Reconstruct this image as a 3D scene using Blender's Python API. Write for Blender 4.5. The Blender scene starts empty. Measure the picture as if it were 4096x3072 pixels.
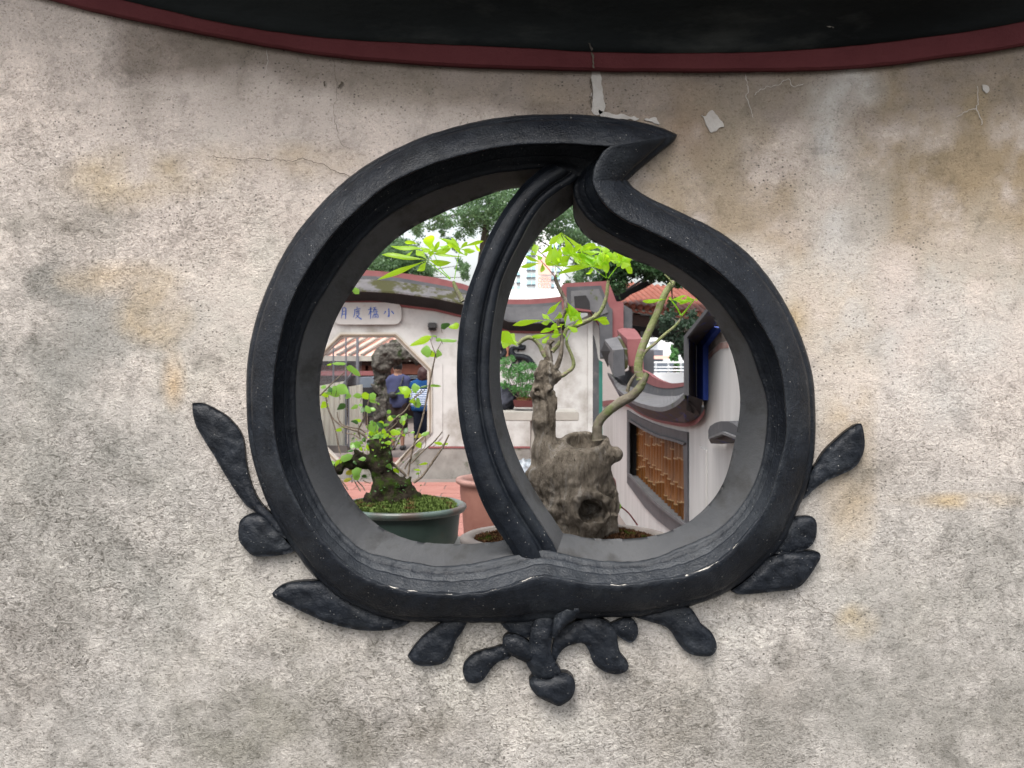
import bpy, bmesh, math, random
import numpy as np
from mathutils import Vector, noise, geometry
random.seed(7); rng = np.random.default_rng(7)
S = bpy.context.scene; C = S.collection
EYE, F, HZ = 1.78, 3185.0, 1422.0          # eye height, focal length and horizon in photograph pixels

# ------------------------------------------------------------------ camera, sky, sun, exposure
cam = bpy.data.cameras.new('camera'); camo = bpy.data.objects.new('camera', cam); C.objects.link(camo)
camo.location = (0, 0, EYE); camo.rotation_euler = (math.pi/2, 0, 0)
cam.sensor_width = 36; cam.lens = F/4096*36; cam.shift_y = -(1536-HZ)/4096
cam.clip_start = .05; cam.clip_end = 2000
cam.dof.use_dof = True; cam.dof.focus_distance = 1.4; cam.dof.aperture_fstop = 13
S.camera = camo
SUN_EL, SUN_AZ = math.radians(58), math.radians(200)   # direction the light comes from, clockwise from +Y
w = bpy.data.worlds.new('World'); S.world = w; w.use_nodes = True
nt = w.node_tree; nt.nodes.clear()
sky = nt.nodes.new('ShaderNodeTexSky'); sky.sky_type = 'NISHITA'; sky.sun_disc = False
sky.sun_elevation = SUN_EL; sky.sun_rotation = SUN_AZ; sky.dust_density = 5; sky.air_density = 1.2; sky.ozone_density = 1
hs = nt.nodes.new('ShaderNodeHueSaturation'); hs.inputs['Saturation'].default_value = .28
bg = nt.nodes.new('ShaderNodeBackground'); bg.inputs['Strength'].default_value = .15
ow = nt.nodes.new('ShaderNodeOutputWorld')
nt.links.new(sky.outputs[0], hs.inputs['Color']); nt.links.new(hs.outputs[0], bg.inputs[0]); nt.links.new(bg.outputs[0], ow.inputs[0])
sun = bpy.data.lights.new('sun', 'SUN'); sun.energy = 1.2; sun.angle = math.radians(22); sun.color = (1, .96, .9)
suno = bpy.data.objects.new('sun', sun); C.objects.link(suno)
sd = Vector((math.sin(SUN_AZ)*math.cos(SUN_EL), math.cos(SUN_AZ)*math.cos(SUN_EL), math.sin(SUN_EL)))
suno.rotation_euler = sd.to_track_quat('Z', 'Y').to_euler()
S.view_settings.view_transform = 'Standard'; S.view_settings.look = 'None'
S.view_settings.gamma = 1; S.view_settings.use_curve_mapping = False
S.view_settings.exposure = 1.2

# ------------------------------------------------------------------ helpers
def P(x, y, Y): return Vector(((x-2048)*Y/F, Y, EYE+(HZ-y)*Y/F))
def PX(x, y, X):                                     # photograph pixel on the plane X = const
    Y = X*F/(x-2048); return Vector((X, Y, EYE+(HZ-y)*Y/F))
CR = dict(p=(1240,1440,.79823), o=(1920,1360,.50633), a=(960,430,.4521), b=(1960,430,.4521), c=(1200,1100,.3617), d=(1200,1600,.42194), e=(1900,1000,.36157),
          f=(1850,1600,.40687), g=(2350,1000,.36157), h=(2350,1500,.42194), i=(700,1500,.84388), j=(1500,2200,.5425),
          k=(2500,1600,.66313), r=(3000,400,.84373), v=(0,0,1.85172), m=(0,0,.92586), n=(2048,0,.92586), q=(2900,1800,.76667),
          n1=(1270,1280,.22604), n2=(1270,1580,.22604), n3=(2000,850,.22604), n4=(2450,1100,.22604), n5=(1980,1280,.22604),
          n6=(1400,750,.25316), n7=(2550,1250,.11333), s=(0,0,1))
def T(c, s):
    ox, oy, k = CR[c]; o = []
    for p in s.split(';'):
        p = [float(t) for t in p.split(',')]
        o.append((ox+k*p[0], oy+k*p[1]) if len(p) == 2 else tuple([ox+k*p[0], oy+k*p[1], ox+k*p[2], oy+k*p[3]]+[k*t for t in p[4:]]))
    return o
def finish(name, me, m, parent=None, smooth=False):
    for mm in (m if isinstance(m, (list, tuple)) else [m]):
        if mm: me.materials.append(mm)
    if smooth: me.polygons.foreach_set('use_smooth', [True]*len(me.polygons))
    me.update()
    o = bpy.data.objects.new(name, me); C.objects.link(o)
    if parent: o.parent = parent
    return o
def obj(name, v, f, m, parent=None, smooth=False, mi=None):
    me = bpy.data.meshes.new(name); me.from_pydata([tuple(p) for p in v], [], f)
    if mi: me.polygons.foreach_set('material_index', mi)
    return finish(name, me, m, parent, smooth)
def bobj(name, bm, m, parent=None, smooth=False):
    me = bpy.data.meshes.new(name); bm.to_mesh(me); bm.free(); return finish(name, me, m, parent, smooth)
def tag(o, label=None, cat=None, group=None, kind=None):
    if label: o['label'] = label
    if cat: o['category'] = cat
    if group: o['group'] = group
    if kind: o['kind'] = kind
    return o
def thing(name, label, cat, group=None):
    o = bpy.data.objects.new(name, None); o.empty_display_size = .1; C.objects.link(o); return tag(o, label, cat, group)
def box(name, a, b, m, parent=None, bev=0.0):
    bm = bmesh.new(); bmesh.ops.create_cube(bm, size=1)
    a = Vector(a); b = Vector(b); c = (a+b)/2; d = b-a
    for v in bm.verts: v.co = Vector((v.co.x*d.x, v.co.y*d.y, v.co.z*d.z))+c
    if bev: bmesh.ops.bevel(bm, geom=bm.edges[:], offset=bev, segments=2, affect='EDGES')
    return bobj(name, bm, m, parent)
def slab(name, outer, off, m, parent=None, holes=(), smooth=False):
    """extruded polygon with holes; outer = 3-D points on one plane, off = extrusion vector"""
    loops = [[Vector(p) for p in outer]]+[[Vector(p) for p in h] for h in holes]
    tri = geometry.tessellate_polygon(loops); v = [p for l in loops for p in l]; n = len(v); off = Vector(off)
    f = [tuple(t) for t in tri]+[tuple(reversed([i+n for i in t])) for t in tri]; s = 0
    for l in loops:
        for i in range(len(l)):
            j = (i+1) % len(l); f.append((s+i, s+j, s+j+n, s+i+n))
        s += len(l)
    bm = bmesh.new(); bv = [bm.verts.new(p) for p in v+[p+off for p in v]]
    for q in f:
        try: bm.faces.new([bv[i] for i in q])
        except ValueError: pass
    bmesh.ops.recalc_face_normals(bm, faces=bm.faces[:])
    return bobj(name, bm, m, parent, smooth)
def hull(name, pts, m, parent=None):
    bm = bmesh.new()
    for p in pts: bm.verts.new(p)
    r = bmesh.ops.convex_hull(bm, input=bm.verts[:])
    bmesh.ops.delete(bm, geom=[g for g in r['geom_interior'] if isinstance(g, bmesh.types.BMVert)], context='VERTS')
    return bobj(name, bm, m, parent)
def strips(name, rows, m, parent=None, closed=False, smooth=True, mi=None):
    n = len(rows[0]); v = [p for r in rows for p in r]; f = []; ix = []
    for a in range(len(rows)-1):
        for i in range(n if closed else n-1):
            j = (i+1) % n; f.append((a*n+i, a*n+j, a*n+n+j, a*n+n+i)); ix.append(mi[a] if mi else 0)
    return obj(name, v, f, m, parent, smooth, ix if mi else None)
def smooth_line(pts, n):
    """Catmull-Rom through pts (any dimension), resampled to n points by arc length"""
    p = np.array(pts, float); k = len(p)
    if k == 2: return [tuple(p[0]+(p[1]-p[0])*t) for t in np.linspace(0, 1, n)]
    q = np.vstack([2*p[0]-p[1], p, 2*p[-1]-p[-2]]); o = []
    for i in range(k-1):
        a, b, c, d = q[i:i+4]
        for t in np.linspace(0, 1, 12, endpoint=False):
            o.append(.5*(2*b+(c-a)*t+(2*a-5*b+4*c-d)*t*t+(3*b-a-3*c+d)*t**3))
    o.append(p[-1]); o = np.array(o); s = np.r_[0, np.cumsum(np.linalg.norm(np.diff(o, axis=0), axis=1))]
    u = np.linspace(0, s[-1], n); return [tuple(np.interp(x, s, o[:, j]) for j in range(o.shape[1])) for x in u]
def tube_data(pts, radii, seg=8, n=None, rough=0.0):
    pr = [tuple(p)+(r,) for p, r in zip(pts, radii)]; n = n or max(4, len(pts)*4); pr = smooth_line(pr, n)
    v = []; f = []; up = Vector((.3, 1, .2))
    for i, q in enumerate(pr):
        p = Vector(q[:3]); t = Vector(pr[min(i+1, n-1)][:3])-Vector(pr[max(i-1, 0)][:3])
        t = t.normalized() if t.length > 1e-9 else Vector((0, 0, 1))
        a = t.cross(up); a = a.normalized() if a.length > 1e-4 else t.orthogonal().normalized(); b = t.cross(a)
        for k in range(seg):
            w_ = 2*math.pi*k/seg; r = q[3]*(1+rough*noise.noise((p+a*math.cos(w_)*q[3])*(1.2/max(q[3], 1e-4))))
            v.append(p+(a*math.cos(w_)+b*math.sin(w_))*r)
    for i in range(n-1):
        for k in range(seg):
            l = (k+1) % seg; f.append((i*seg+k, i*seg+l, i*seg+seg+l, i*seg+seg+k))
    f.append(tuple(range(seg))); f.append(tuple(reversed(range((n-1)*seg, n*seg)))); return v, f
def tube(name, pts, radii, m, parent=None, seg=8, n=None, rough=0.0):
    if not isinstance(radii, (list, tuple)): radii = [radii]*len(pts)
    v, f = tube_data(pts, radii, seg, n, rough); return obj(name, v, f, m, parent, True)
def merged(name, parts, m, parent=None, smooth=True):
    v = []; f = []
    for a, b in parts: k = len(v); v += list(a); f += [tuple(i+k for i in q) for q in b]
    return obj(name, v, f, m, parent, smooth)
def lathe(name, prof, c, m, parent=None, seg=64, sx=1, sy=1, mi=None):
    v = []; f = []; ix = []
    for r, z in prof:
        for k in range(seg):
            a = 2*math.pi*k/seg; v.append((c[0]+r*sx*math.cos(a), c[1]+r*sy*math.sin(a), z))
    for i in range(len(prof)-1):
        for k in range(seg):
            l = (k+1) % seg; f.append((i*seg+k, i*seg+l, i*seg+seg+l, i*seg+seg+k)); ix.append(mi[i] if mi else 0)
    return obj(name, v, f, m, parent, True, ix if mi else None)
# --- signed distance field to mesh (surface nets), for stumps, rocks and people
_lat = rng.random((32, 32, 32))*2-1
def vn(X, Y, Z, s, o=0.0):
    x, y, z = X*s+o+100, Y*s+o*1.7+100, Z*s-o+100
    i, j, k = np.floor(x).astype(int), np.floor(y).astype(int), np.floor(z).astype(int)
    a, b, c = x-i, y-j, z-k; a, b, c = a*a*(3-2*a), b*b*(3-2*b), c*c*(3-2*c)
    L = lambda p, q, r: _lat[(i+p) & 31, (j+q) & 31, (k+r) & 31]
    return ((L(0,0,0)*(1-a)+L(1,0,0)*a)*(1-b)+(L(0,1,0)*(1-a)+L(1,1,0)*a)*b)*(1-c)+((L(0,0,1)*(1-a)+L(1,0,1)*a)*(1-b)+(L(0,1,1)*(1-a)+L(1,1,1)*a)*b)*c
def fbm(X, Y, Z, s, o=0.0, n=4):
    r = 0; a = 1
    for i in range(n): r = r+a*vn(X, Y, Z, s*2**i, o+i*3.1); a *= .5
    return r
def cap(G, a, b, ra, rb, fl=1.0):
    X, Y, Z = G; a = np.array(a, float); d = np.array(b, float)-a
    t = np.clip(((X-a[0])*d[0]+(Y-a[1])*d[1]+(Z-a[2])*d[2])/max(d@d, 1e-9), 0, 1)
    return np.sqrt((X-a[0]-t*d[0])**2+((Y-a[1]-t*d[1])*fl)**2+(Z-a[2]-t*d[2])**2)-(ra+(rb-ra)*t)
def ell(G, c, r):
    X, Y, Z = G; k = np.sqrt(((X-c[0])/r[0])**2+((Y-c[1])/r[1])**2+((Z-c[2])/r[2])**2); return (k-1)*min(r)
def smin(a, b, k):
    h = np.clip(.5+.5*(b-a)/k, 0, 1); return b*(1-h)+a*h-k*h*(1-h)
def sdf(name, fn, lo, hi, h, m, parent=None):
    ax = [np.arange(lo[i]-2*h, hi[i]+3*h, h) for i in range(3)]; G = np.meshgrid(*ax, indexing='ij'); D = fn(G)
    n = D.shape; cs = np.array([[i, j, k] for i in (0, 1) for j in (0, 1) for k in (0, 1)])
    val = [D[c[0]:n[0]-1+c[0], c[1]:n[1]-1+c[1], c[2]:n[2]-1+c[2]] for c in cs]
    sg = np.stack([v < 0 for v in val]); act = sg.any(0) & ~sg.all(0); idx = -np.ones(act.shape, int); idx[act] = np.arange(act.sum())
    vv = [v[act] for v in val]; pos = np.zeros((act.sum(), 3)); cnt = np.zeros(act.sum())
    for a in range(8):
        for b in range(a+1, 8):
            if abs(cs[a]-cs[b]).sum() != 1: continue
            x = (vv[a] < 0) != (vv[b] < 0); t = np.where(x, vv[a]/np.where(x, vv[a]-vv[b], 1), 0)
            pos += np.where(x[:, None], cs[a]+t[:, None]*(cs[b]-cs[a]), 0); cnt += x
    V = (np.argwhere(act)+pos/cnt[:, None])*h+np.array([a[0] for a in ax]); Fc = []
    for d in range(3):
        u, w_ = (d+1) % 3, (d+2) % 3; A = np.moveaxis(D, (d, u, w_), (0, 1, 2)) < 0; I = np.moveaxis(idx, (d, u, w_), (0, 1, 2))
        a = A[:-1, 1:-1, 1:-1]; b = A[1:, 1:-1, 1:-1]
        q = np.stack([I[:, :-1, :-1], I[:, 1:, :-1], I[:, 1:, 1:], I[:, :-1, 1:]], -1)
        Fc.append(q[a & ~b]); Fc.append(q[~a & b][:, ::-1])
    Fc = np.concatenate(Fc); Fc = Fc[(Fc >= 0).all(1)]
    me = bpy.data.meshes.new(name); me.vertices.add(len(V)); me.vertices.foreach_set('co', V.ravel().astype(np.float32))
    me.loops.add(len(Fc)*4); me.loops.foreach_set('vertex_index', Fc.ravel().astype(np.int32)); me.polygons.add(len(Fc))
    me.polygons.foreach_set('loop_start', np.arange(0, len(Fc)*4, 4, dtype=np.int32)); me.update(calc_edges=True); me.validate()
    return finish(name, me, m, parent, True)

# ------------------------------------------------------------------ materials
def N(t, ty, **k):
    n = t.nodes.new(ty)
    for a, b in k.items():
        if a.startswith('i_'): n.inputs[a[2:].replace('_', ' ')].default_value = b
        else: setattr(n, a, b)
    return n
def mixrgb(t, a, b, fac, mode='MIX'):
    n = t.nodes.new('ShaderNodeMix'); n.data_type = 'RGBA'; n.blend_type = mode
    for s, v in ((n.inputs[0], fac), (n.inputs[6], a), (n.inputs[7], b)):
        if isinstance(v, bpy.types.NodeSocket): t.links.new(v, s)
        elif isinstance(v, (int, float)): s.default_value = v
        else: s.default_value = (*v, 1)
    return n.outputs[2]
def ramp(t, fac, lo, hi, a=0.0, b=1.0):
    n = t.nodes.new('ShaderNodeMapRange'); t.links.new(fac, n.inputs[0])
    for i, v in enumerate((lo, hi, a, b)): n.inputs[i+1].default_value = v
    return n.outputs[0]
def ntex(t, vec, scale, detail=6, rough=.55, dist=0.0):
    n = N(t, 'ShaderNodeTexNoise'); n.inputs['Scale'].default_value = scale; n.inputs['Detail'].default_value = detail
    n.inputs['Roughness'].default_value = rough; n.inputs['Distortion'].default_value = dist; t.links.new(vec, n.inputs['Vector']); return n.outputs[0]
def base(name):
    m = bpy.data.materials.new(name); m.use_nodes = True; t = m.node_tree; b = t.nodes['Principled BSDF']
    tc = N(t, 'ShaderNodeTexCoord'); return m, t, b, tc.outputs['Object']
def mat(name, c1, c2, scale=8, rough=.8, bump=.3, bscale=60, spec=.3, stretch=None, c3=None, t3=(.58, .7), s3=3, dist=0, bdist=.004, speck=None, metal=0, alb=.58):
    c1 = tuple(x*alb for x in c1); c2 = tuple(x*alb for x in c2); c3 = c3 and tuple(x*alb for x in c3)
    m, t, b, v = base(name)
    if stretch:
        mp = N(t, 'ShaderNodeMapping'); mp.inputs['Scale'].default_value = stretch; t.links.new(v, mp.inputs[0]); v = mp.outputs[0]
    col = mixrgb(t, c1, c2, ramp(t, ntex(t, v, scale, 8, .6, dist), .3, .7))
    if c3: col = mixrgb(t, col, c3, ramp(t, ntex(t, v, s3, 8, .65, dist), t3[0], t3[1]))
    if speck: col = mixrgb(t, col, speck[0], ramp(t, ntex(t, v, speck[1], 3, .5), speck[2], speck[2]+.03))
    t.links.new(col, b.inputs['Base Color']); b.inputs['Roughness'].default_value = rough; b.inputs['Specular IOR Level'].default_value = spec
    b.inputs['Metallic'].default_value = metal
    if bump:
        bp = N(t, 'ShaderNodeBump'); bp.inputs['Strength'].default_value = bump; bp.inputs['Distance'].default_value = bdist
        t.links.new(ntex(t, v, bscale, 5, .6), bp.inputs['Height']); t.links.new(bp.outputs[0], b.inputs['Normal'])
    return m
def leafmat(name, c1, c2, tr, trf=.5, rough=.35):
    m, t, b, v = base(name); col = mixrgb(t, c1, c2, ramp(t, ntex(t, v, 9, 3), .35, .65))
    t.links.new(col, b.inputs['Base Color']); b.inputs['Roughness'].default_value = rough; b.inputs['Specular IOR Level'].default_value = .45
    tl = N(t, 'ShaderNodeBsdfTranslucent'); tl.inputs[0].default_value = (*tr, 1); mx = N(t, 'ShaderNodeMixShader'); mx.inputs[0].default_value = trf
    t.links.new(b.outputs[0], mx.inputs[1]); t.links.new(tl.outputs[0], mx.inputs[2]); t.links.new(mx.outputs[0], t.nodes['Material Output'].inputs[0]); return m

def plaster_mat():
    m, t, b, v = base('weathered_plaster')
    at = N(t, 'ShaderNodeAttribute'); at.attribute_name = 'tint'; ar = N(t, 'ShaderNodeAttribute'); ar.attribute_name = 'relief'
    rel = ar.outputs['Fac']
    mid = ntex(t, v, 9, 10, .68, .3)
    def mul(x, y):
        n = N(t, 'ShaderNodeMath', operation='MULTIPLY'); t.links.new(x, n.inputs[0]); t.links.new(y, n.inputs[1]); return n.outputs[0]
    M_ = 'MULTIPLY'; base_ = at.outputs['Color']
    mp = N(t, 'ShaderNodeMapping'); mp.inputs['Scale'].default_value = (1, 1, 1.25); t.links.new(v, mp.inputs[0]); hv = mp.outputs[0]
    swirl = ntex(t, hv, 92, 6, .62, 1.7); grit = ntex(t, v, 330, 4, .6); med = ntex(t, hv, 150, 5, .62, .8); mott = ntex(t, v, 38, 9, .72, .5)
    cov = ntex(t, v, 7, 8, .7, .4); cov2 = ntex(t, v, 3.2, 6, .6, .6)
    vo = N(t, 'ShaderNodeTexVoronoi'); vo.inputs['Scale'].default_value = 150; t.links.new(hv, vo.inputs['Vector'])
    sx_ = N(t, 'ShaderNodeSeparateColor'); t.links.new(vo.outputs['Color'], sx_.inputs[0])
    pit = N(t, 'ShaderNodeMath', operation='MULTIPLY'); t.links.new(ramp(t, vo.outputs['Distance'], .34, .16), pit.inputs[0]); t.links.new(ramp(t, sx_.outputs[0], .66, .72), pit.inputs[1])
    col = mixrgb(t, base_, (1.18, 1.17, 1.16), ramp(t, mid, .50, .66, 0, .9), M_)
    col = mixrgb(t, col, (.50, .50, .49), ramp(t, ntex(t, v, 17, 10, .72, .6), .52, .68, 0, .75), M_)
    col = mixrgb(t, col, (.50, .49, .47), mul(ramp(t, mott, .53, .66, 0, .65), rel), M_)
    col = mixrgb(t, col, (1.3, 1.3, 1.3), mul(ramp(t, mott, .48, .36, 0, .8), rel), M_)
    sw_ = mul(rel, ramp(t, cov2, .40, .58, .25, 1))
    col = mixrgb(t, col, (.36, .35, .33), mul(ramp(t, swirl, .50, .36, 0, .85), sw_), M_)
    col = mixrgb(t, col, (1.5, 1.5, 1.5), mul(ramp(t, swirl, .57, .68, 0, .7), sw_), M_)
    col = mixrgb(t, col, (.35, .33, .30), ramp(t, med, .44, .32, 0, .6), M_)
    col = mixrgb(t, col, (1.35, 1.35, 1.33), ramp(t, med, .58, .68, 0, .6), M_)
    col = mixrgb(t, col, (.25, .23, .20), ramp(t, grit, .40, .30, 0, .8), M_)
    col = mixrgb(t, col, (1.45, 1.42, 1.38), ramp(t, grit, .60, .70, 0, .7), M_)
    flat = mixrgb(t, base_, col, ramp(t, rel, 0, .6, .6, 1))
    flat = mixrgb(t, flat, (.055, .05, .045), mul(pit.outputs[0], ramp(t, cov, .42, .62, .1, .9)))
    rel = sw_
    t.links.new(flat, b.inputs['Base Color']); b.inputs['Roughness'].default_value = .9; b.inputs['Specular IOR Level'].default_value = .15
    h = N(t, 'ShaderNodeMath', operation='MULTIPLY'); t.links.new(swirl, h.inputs[0]); t.links.new(rel, h.inputs[1])
    h2 = N(t, 'ShaderNodeMath', operation='MULTIPLY_ADD'); t.links.new(med, h2.inputs[0]); h2.inputs[1].default_value = .35; t.links.new(h.outputs[0], h2.inputs[2])
    h3 = N(t, 'ShaderNodeMath', operation='MULTIPLY_ADD'); t.links.new(grit, h3.inputs[0]); h3.inputs[1].default_value = .16; t.links.new(h2.outputs[0], h3.inputs[2])
    bp = N(t, 'ShaderNodeBump'); bp.inputs['Strength'].default_value = 1.0; bp.inputs['Distance'].default_value = .0052
    t.links.new(h3.outputs[0], bp.inputs['Height']); t.links.new(bp.outputs[0], b.inputs['Normal']); return m
def black_mat(name='chipped_black_paint', bmp=.42):
    m, t, b, v = base(name)
    at = N(t, 'ShaderNodeAttribute'); at.attribute_name = 'edge'
    col = mixrgb(t, (.004, .0055, .0085), (.011, .014, .020), ramp(t, ntex(t, v, 22, 8, .65), .35, .7))
    col = mixrgb(t, col, (.024, .028, .033), ramp(t, ntex(t, v, 9, 9, .75), .5, .7, 0, .8))
    col = mixrgb(t, col, (.45, .43, .40), ramp(t, ntex(t, v, 330, 2, .5), .735, .76, 0, .9))
    chip = N(t, 'ShaderNodeMath', operation='MULTIPLY_ADD'); t.links.new(at.outputs['Fac'], chip.inputs[0]); chip.inputs[1].default_value = .40
    t.links.new(ntex(t, v, 55, 6, .7), chip.inputs[2])
    col = mixrgb(t, col, (.62, .58, .52), ramp(t, chip.outputs[0], .83, .85))
    dz = N(t, 'ShaderNodeAttribute'); dz.attribute_name = 'ledge_grey'; dm = N(t, 'ShaderNodeMath', operation='MULTIPLY'); t.links.new(dz.outputs['Fac'], dm.inputs[0]); t.links.new(ramp(t, ntex(t, v, 26, 8, .7), .3, .62, .25, 1), dm.inputs[1])
    col = mixrgb(t, col, (.046, .051, .058), dm.outputs[0])
    t.links.new(col, b.inputs['Base Color']); b.inputs['Specular IOR Level'].default_value = .24
    t.links.new(ramp(t, ntex(t, v, 30, 4), .3, .7, .36, .55), b.inputs['Roughness'])
    h = N(t, 'ShaderNodeMath', operation='MULTIPLY_ADD'); t.links.new(ntex(t, v, 48, 6, .6), h.inputs[0]); h.inputs[1].default_value = 2.0
    t.links.new(ntex(t, v, 260, 4, .6), h.inputs[2])
    bp = N(t, 'ShaderNodeBump'); bp.inputs['Strength'].default_value = bmp; bp.inputs['Distance'].default_value = .0035
    t.links.new(h.outputs[0], bp.inputs['Height']); t.links.new(bp.outputs[0], b.inputs['Normal']); return m
def stripe_mat():
    m, t, b, v = base('striped_cloth'); wv = N(t, 'ShaderNodeTexWave'); wv.bands_direction = 'Z'; wv.inputs['Scale'].default_value = 9.5; t.links.new(v, wv.inputs[0])
    t.links.new(mixrgb(t, (.03, .08, .22), (.6, .66, .75), ramp(t, wv.outputs[1], .45, .55)), b.inputs['Base Color']); return m
m_plaster = plaster_mat(); m_black = black_mat(); m_blacks = black_mat('smooth_black_paint', .22)
m_cornice = mat('cornice_black_paint', (.010, .012, .013), (.034, .040, .042), 5, .7, .4, 120, .08, c3=(.09, .095, .09), t3=(.56,.75), s3=4, stretch=(.4, 1, 1), speck=((.3, .28, .25), 60, .76))
m_red = mat('dark_red_paint', (.14, .035, .04), (.185, .05, .055), 10, .7, .3, 180, .1)
m_reveal = mat('worn_grey_reveal', (.09, .093, .10), (.165, .167, .172), 7, .8, .35, 120, .2, c3=(.07, .068, .066), t3=(.50, .66), s3=14, stretch=(1, .3, 1))
m_patch = mat('pale_patch', (.62, .57, .52), (.78, .74, .70), 40, .9, .5, 200)
m_crack = mat('crack_dirt', (.10, .08, .06), (.18, .15, .12), 60, .95, 0)
m_ochre = mat('ochre_edge', (.42, .27, .14), (.5, .36, .22), 50, .9, .3)
m_white = mat('limewashed_wall', (.62, .61, .59), (.80, .79, .77), 2.2, .9, .35, 60, .15, c3=(.34, .31, .27), t3=(.46, .72), s3=1.8)
m_whitec = mat('white_side_wall', (.62, .605, .59), (.80, .785, .77), 3, .9, .3, 60, .15, stretch=(1, 3, .35), c3=(.42, .36, .31), t3=(.62, .85), s3=2)
m_plinth = mat('stained_plinth', (.22, .205, .19), (.42, .40, .37), 4, .9, .4, 40, c3=(.12, .13, .09), s3=5)
m_redc = mat('courtyard_red', (.26, .085, .09), (.34, .13, .13), 5, .8, .2, 40)
m_grey = mat('dark_grey_coping', (.075, .078, .086), (.12, .12, .13), 6, .8, .3, 40, c3=(.16, .15, .15), s3=8)
m_moss = mat('mossy_coping', (.12, .115, .12), (.21, .20, .21), 5, .85, .4, 40, c3=(.06, .06, .018), t3=(.46, .54), s3=4.5)
m_greyr = mat('dull_grey_coping', (.075, .075, .08), (.125, .122, .128), 5, .85, .4, 40)
m_slope = mat('grey_coping_slope', (.13, .13, .138), (.20, .198, .205), 7, .8, .3, 40, c3=(.09, .11, .04), t3=(.60, .68), s3=6)
m_dark = mat('dark_soffit_and_shade', (.018, .017, .018), (.035, .033, .035), 6, .8, .2, 40)  # near-black for dark parts and for shade built as dark pieces
m_brownsof = mat('brown_soffit', (.045, .038, .042), (.10, .08, .078), 7, .7, .3, 40, c3=(.03, .05, .28), t3=(.56, .62), s3=9, stretch=(1, 1, .4))
m_blue = mat('cobalt_paint', (.018, .055, .36), (.05, .11, .52), 12, .6, .2, 60)
m_teal = mat('teal_paint', (.02, .16, .13), (.04, .22, .17), 9, .6, .1)
m_tile = mat('terracotta_paver', (.44, .19, .155), (.54, .26, .22), 6, .75, .25, 60, c3=(.34, .15, .12), s3=3)
m_ground = mat('paved_ground', (.24, .20, .18), (.32, .27, .25), 3, .85, .2, 30)
m_plaque = mat('plaque_white', (.60, .585, .56), (.70, .68, .66), 5, .8, .2, 50, c3=(.42, .33, .22), t3=(.62, .8), s3=6)
m_ink = mat('blue_ink', (.05, .13, .52), (.10, .20, .62), 30, .7, 0)
m_bark = mat('grey_bark', (.10, .08, .06), (.40, .345, .28), 26, .9, 1.0, 75, .15, c3=(.46, .43, .39), t3=(.54, .68), s3=17, bdist=.010, dist=1.0, stretch=(1.3, 1.3, .5), speck=((.05, .04, .03), 90, .68))
m_limb = mat('smooth_limb_bark', (.20, .17, .125), (.38, .34, .27), 34, .8, .6, 110, .15, c3=(.24, .28, .12), t3=(.50, .62), s3=14, bdist=.006)
m_barkg = mat('green_bark', (.24, .30, .10), (.42, .44, .22), 40, .75, .6, 120, .25, c3=(.42, .34, .28), t3=(.54, .62), s3=45, stretch=(.6, .6, 2), bdist=.006)
m_barkb = mat('brown_twig_bark', (.16, .12, .09), (.34, .28, .22), 60, .85, .6, 200, .2)
m_mossy = mat('mossy_stump', (.018, .014, .010), (.06, .048, .036), 30, .95, 1.0, 90, .1, c3=(.035, .065, .008), t3=(.50, .62), s3=20, bdist=.008)
m_mossg = mat('moss_green', (.07, .12, .02), (.24, .34, .10), 70, .95, .8, 300, .1, c3=(.22, .12, .06), t3=(.56, .64), s3=22)
m_soil = mat('red_brown_soil', (.11, .05, .025), (.22, .115, .06), 70, .95, 1, 160, .1, c3=(.09, .16, .02), t3=(.55, .62), s3=22, bdist=.006)
m_glaze = mat('green_glazed_pot', (.028, .052, .044), (.055, .09, .075), 9, .38, .15, 40, .5, c3=(.085, .06, .045), s3=4)
m_glazer = mat('pale_celadon_rim', (.09, .13, .12), (.20, .27, .24), 14, .3, .1, 40, .5, c3=(.13, .10, .085), t3=(.44, .58), s3=6)
m_terra = mat('terracotta_jar', (.25, .105, .08), (.36, .17, .13), 6, .7, .2, 60)
m_stone = mat('pale_stone_pot', (.33, .28, .255), (.46, .41, .37), 12, .8, .3, 60)
m_rock = mat('taihu_rock', (.04, .037, .033), (.30, .28, .25), 13, .95, 1, 22, .1, c3=(.04, .065, .02), t3=(.55, .65), s3=5, bdist=.06)
m_bamboo = mat('glazed_brown_bamboo', (.13, .045, .008), (.34, .13, .025), 9, .5, .15, 40, .3, stretch=(1, 1, .25), c3=(.08, .025, .006), s3=6)
m_skin = mat('skin', (.42, .22, .15), (.48, .27, .19), 9, .6, 0); m_hair = mat('black_hair', (.012, .010, .010), (.022, .018, .016), 40, .6, .4, 200)
m_hair2 = mat('reddish_brown_hair', (.045, .02, .02), (.08, .035, .035), 40, .5, .4, 200)
m_shirt = mat('indigo_shirt', (.07, .078, .165), (.095, .105, .20), 9, .9, .4, 25, .1); m_short = mat('dark_shorts', (.05, .035, .033), (.075, .055, .05), 9, .9, .2, 25, .1)
m_teals = mat('blue_cloth', (.015, .07, .22), (.025, .10, .28), 9, .9, .2, 25, .1); m_navy = mat('navy_trousers', (.012, .015, .03), (.02, .025, .045), 9, .9, .2, 25, .1)
m_stripe = stripe_mat()
m_panel = mat('cream_corrugated', (.50, .49, .42), (.58, .57, .50), 3, .6, 0, alb=.95); m_post = mat('galvanised_post', (.26, .28, .32), (.34, .36, .40), 9, .5, 0)
m_roof = mat('pink_orange_roof', (.8, .42, .33), (.9, .55, .45), 6, .7, .2, 30, alb=.9); m_tileo = mat('orange_roof_tile', (.30, .085, .055), (.42, .15, .10), 6, .6, .2, 30, c3=(.3, .17, .12), s3=5)
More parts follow.
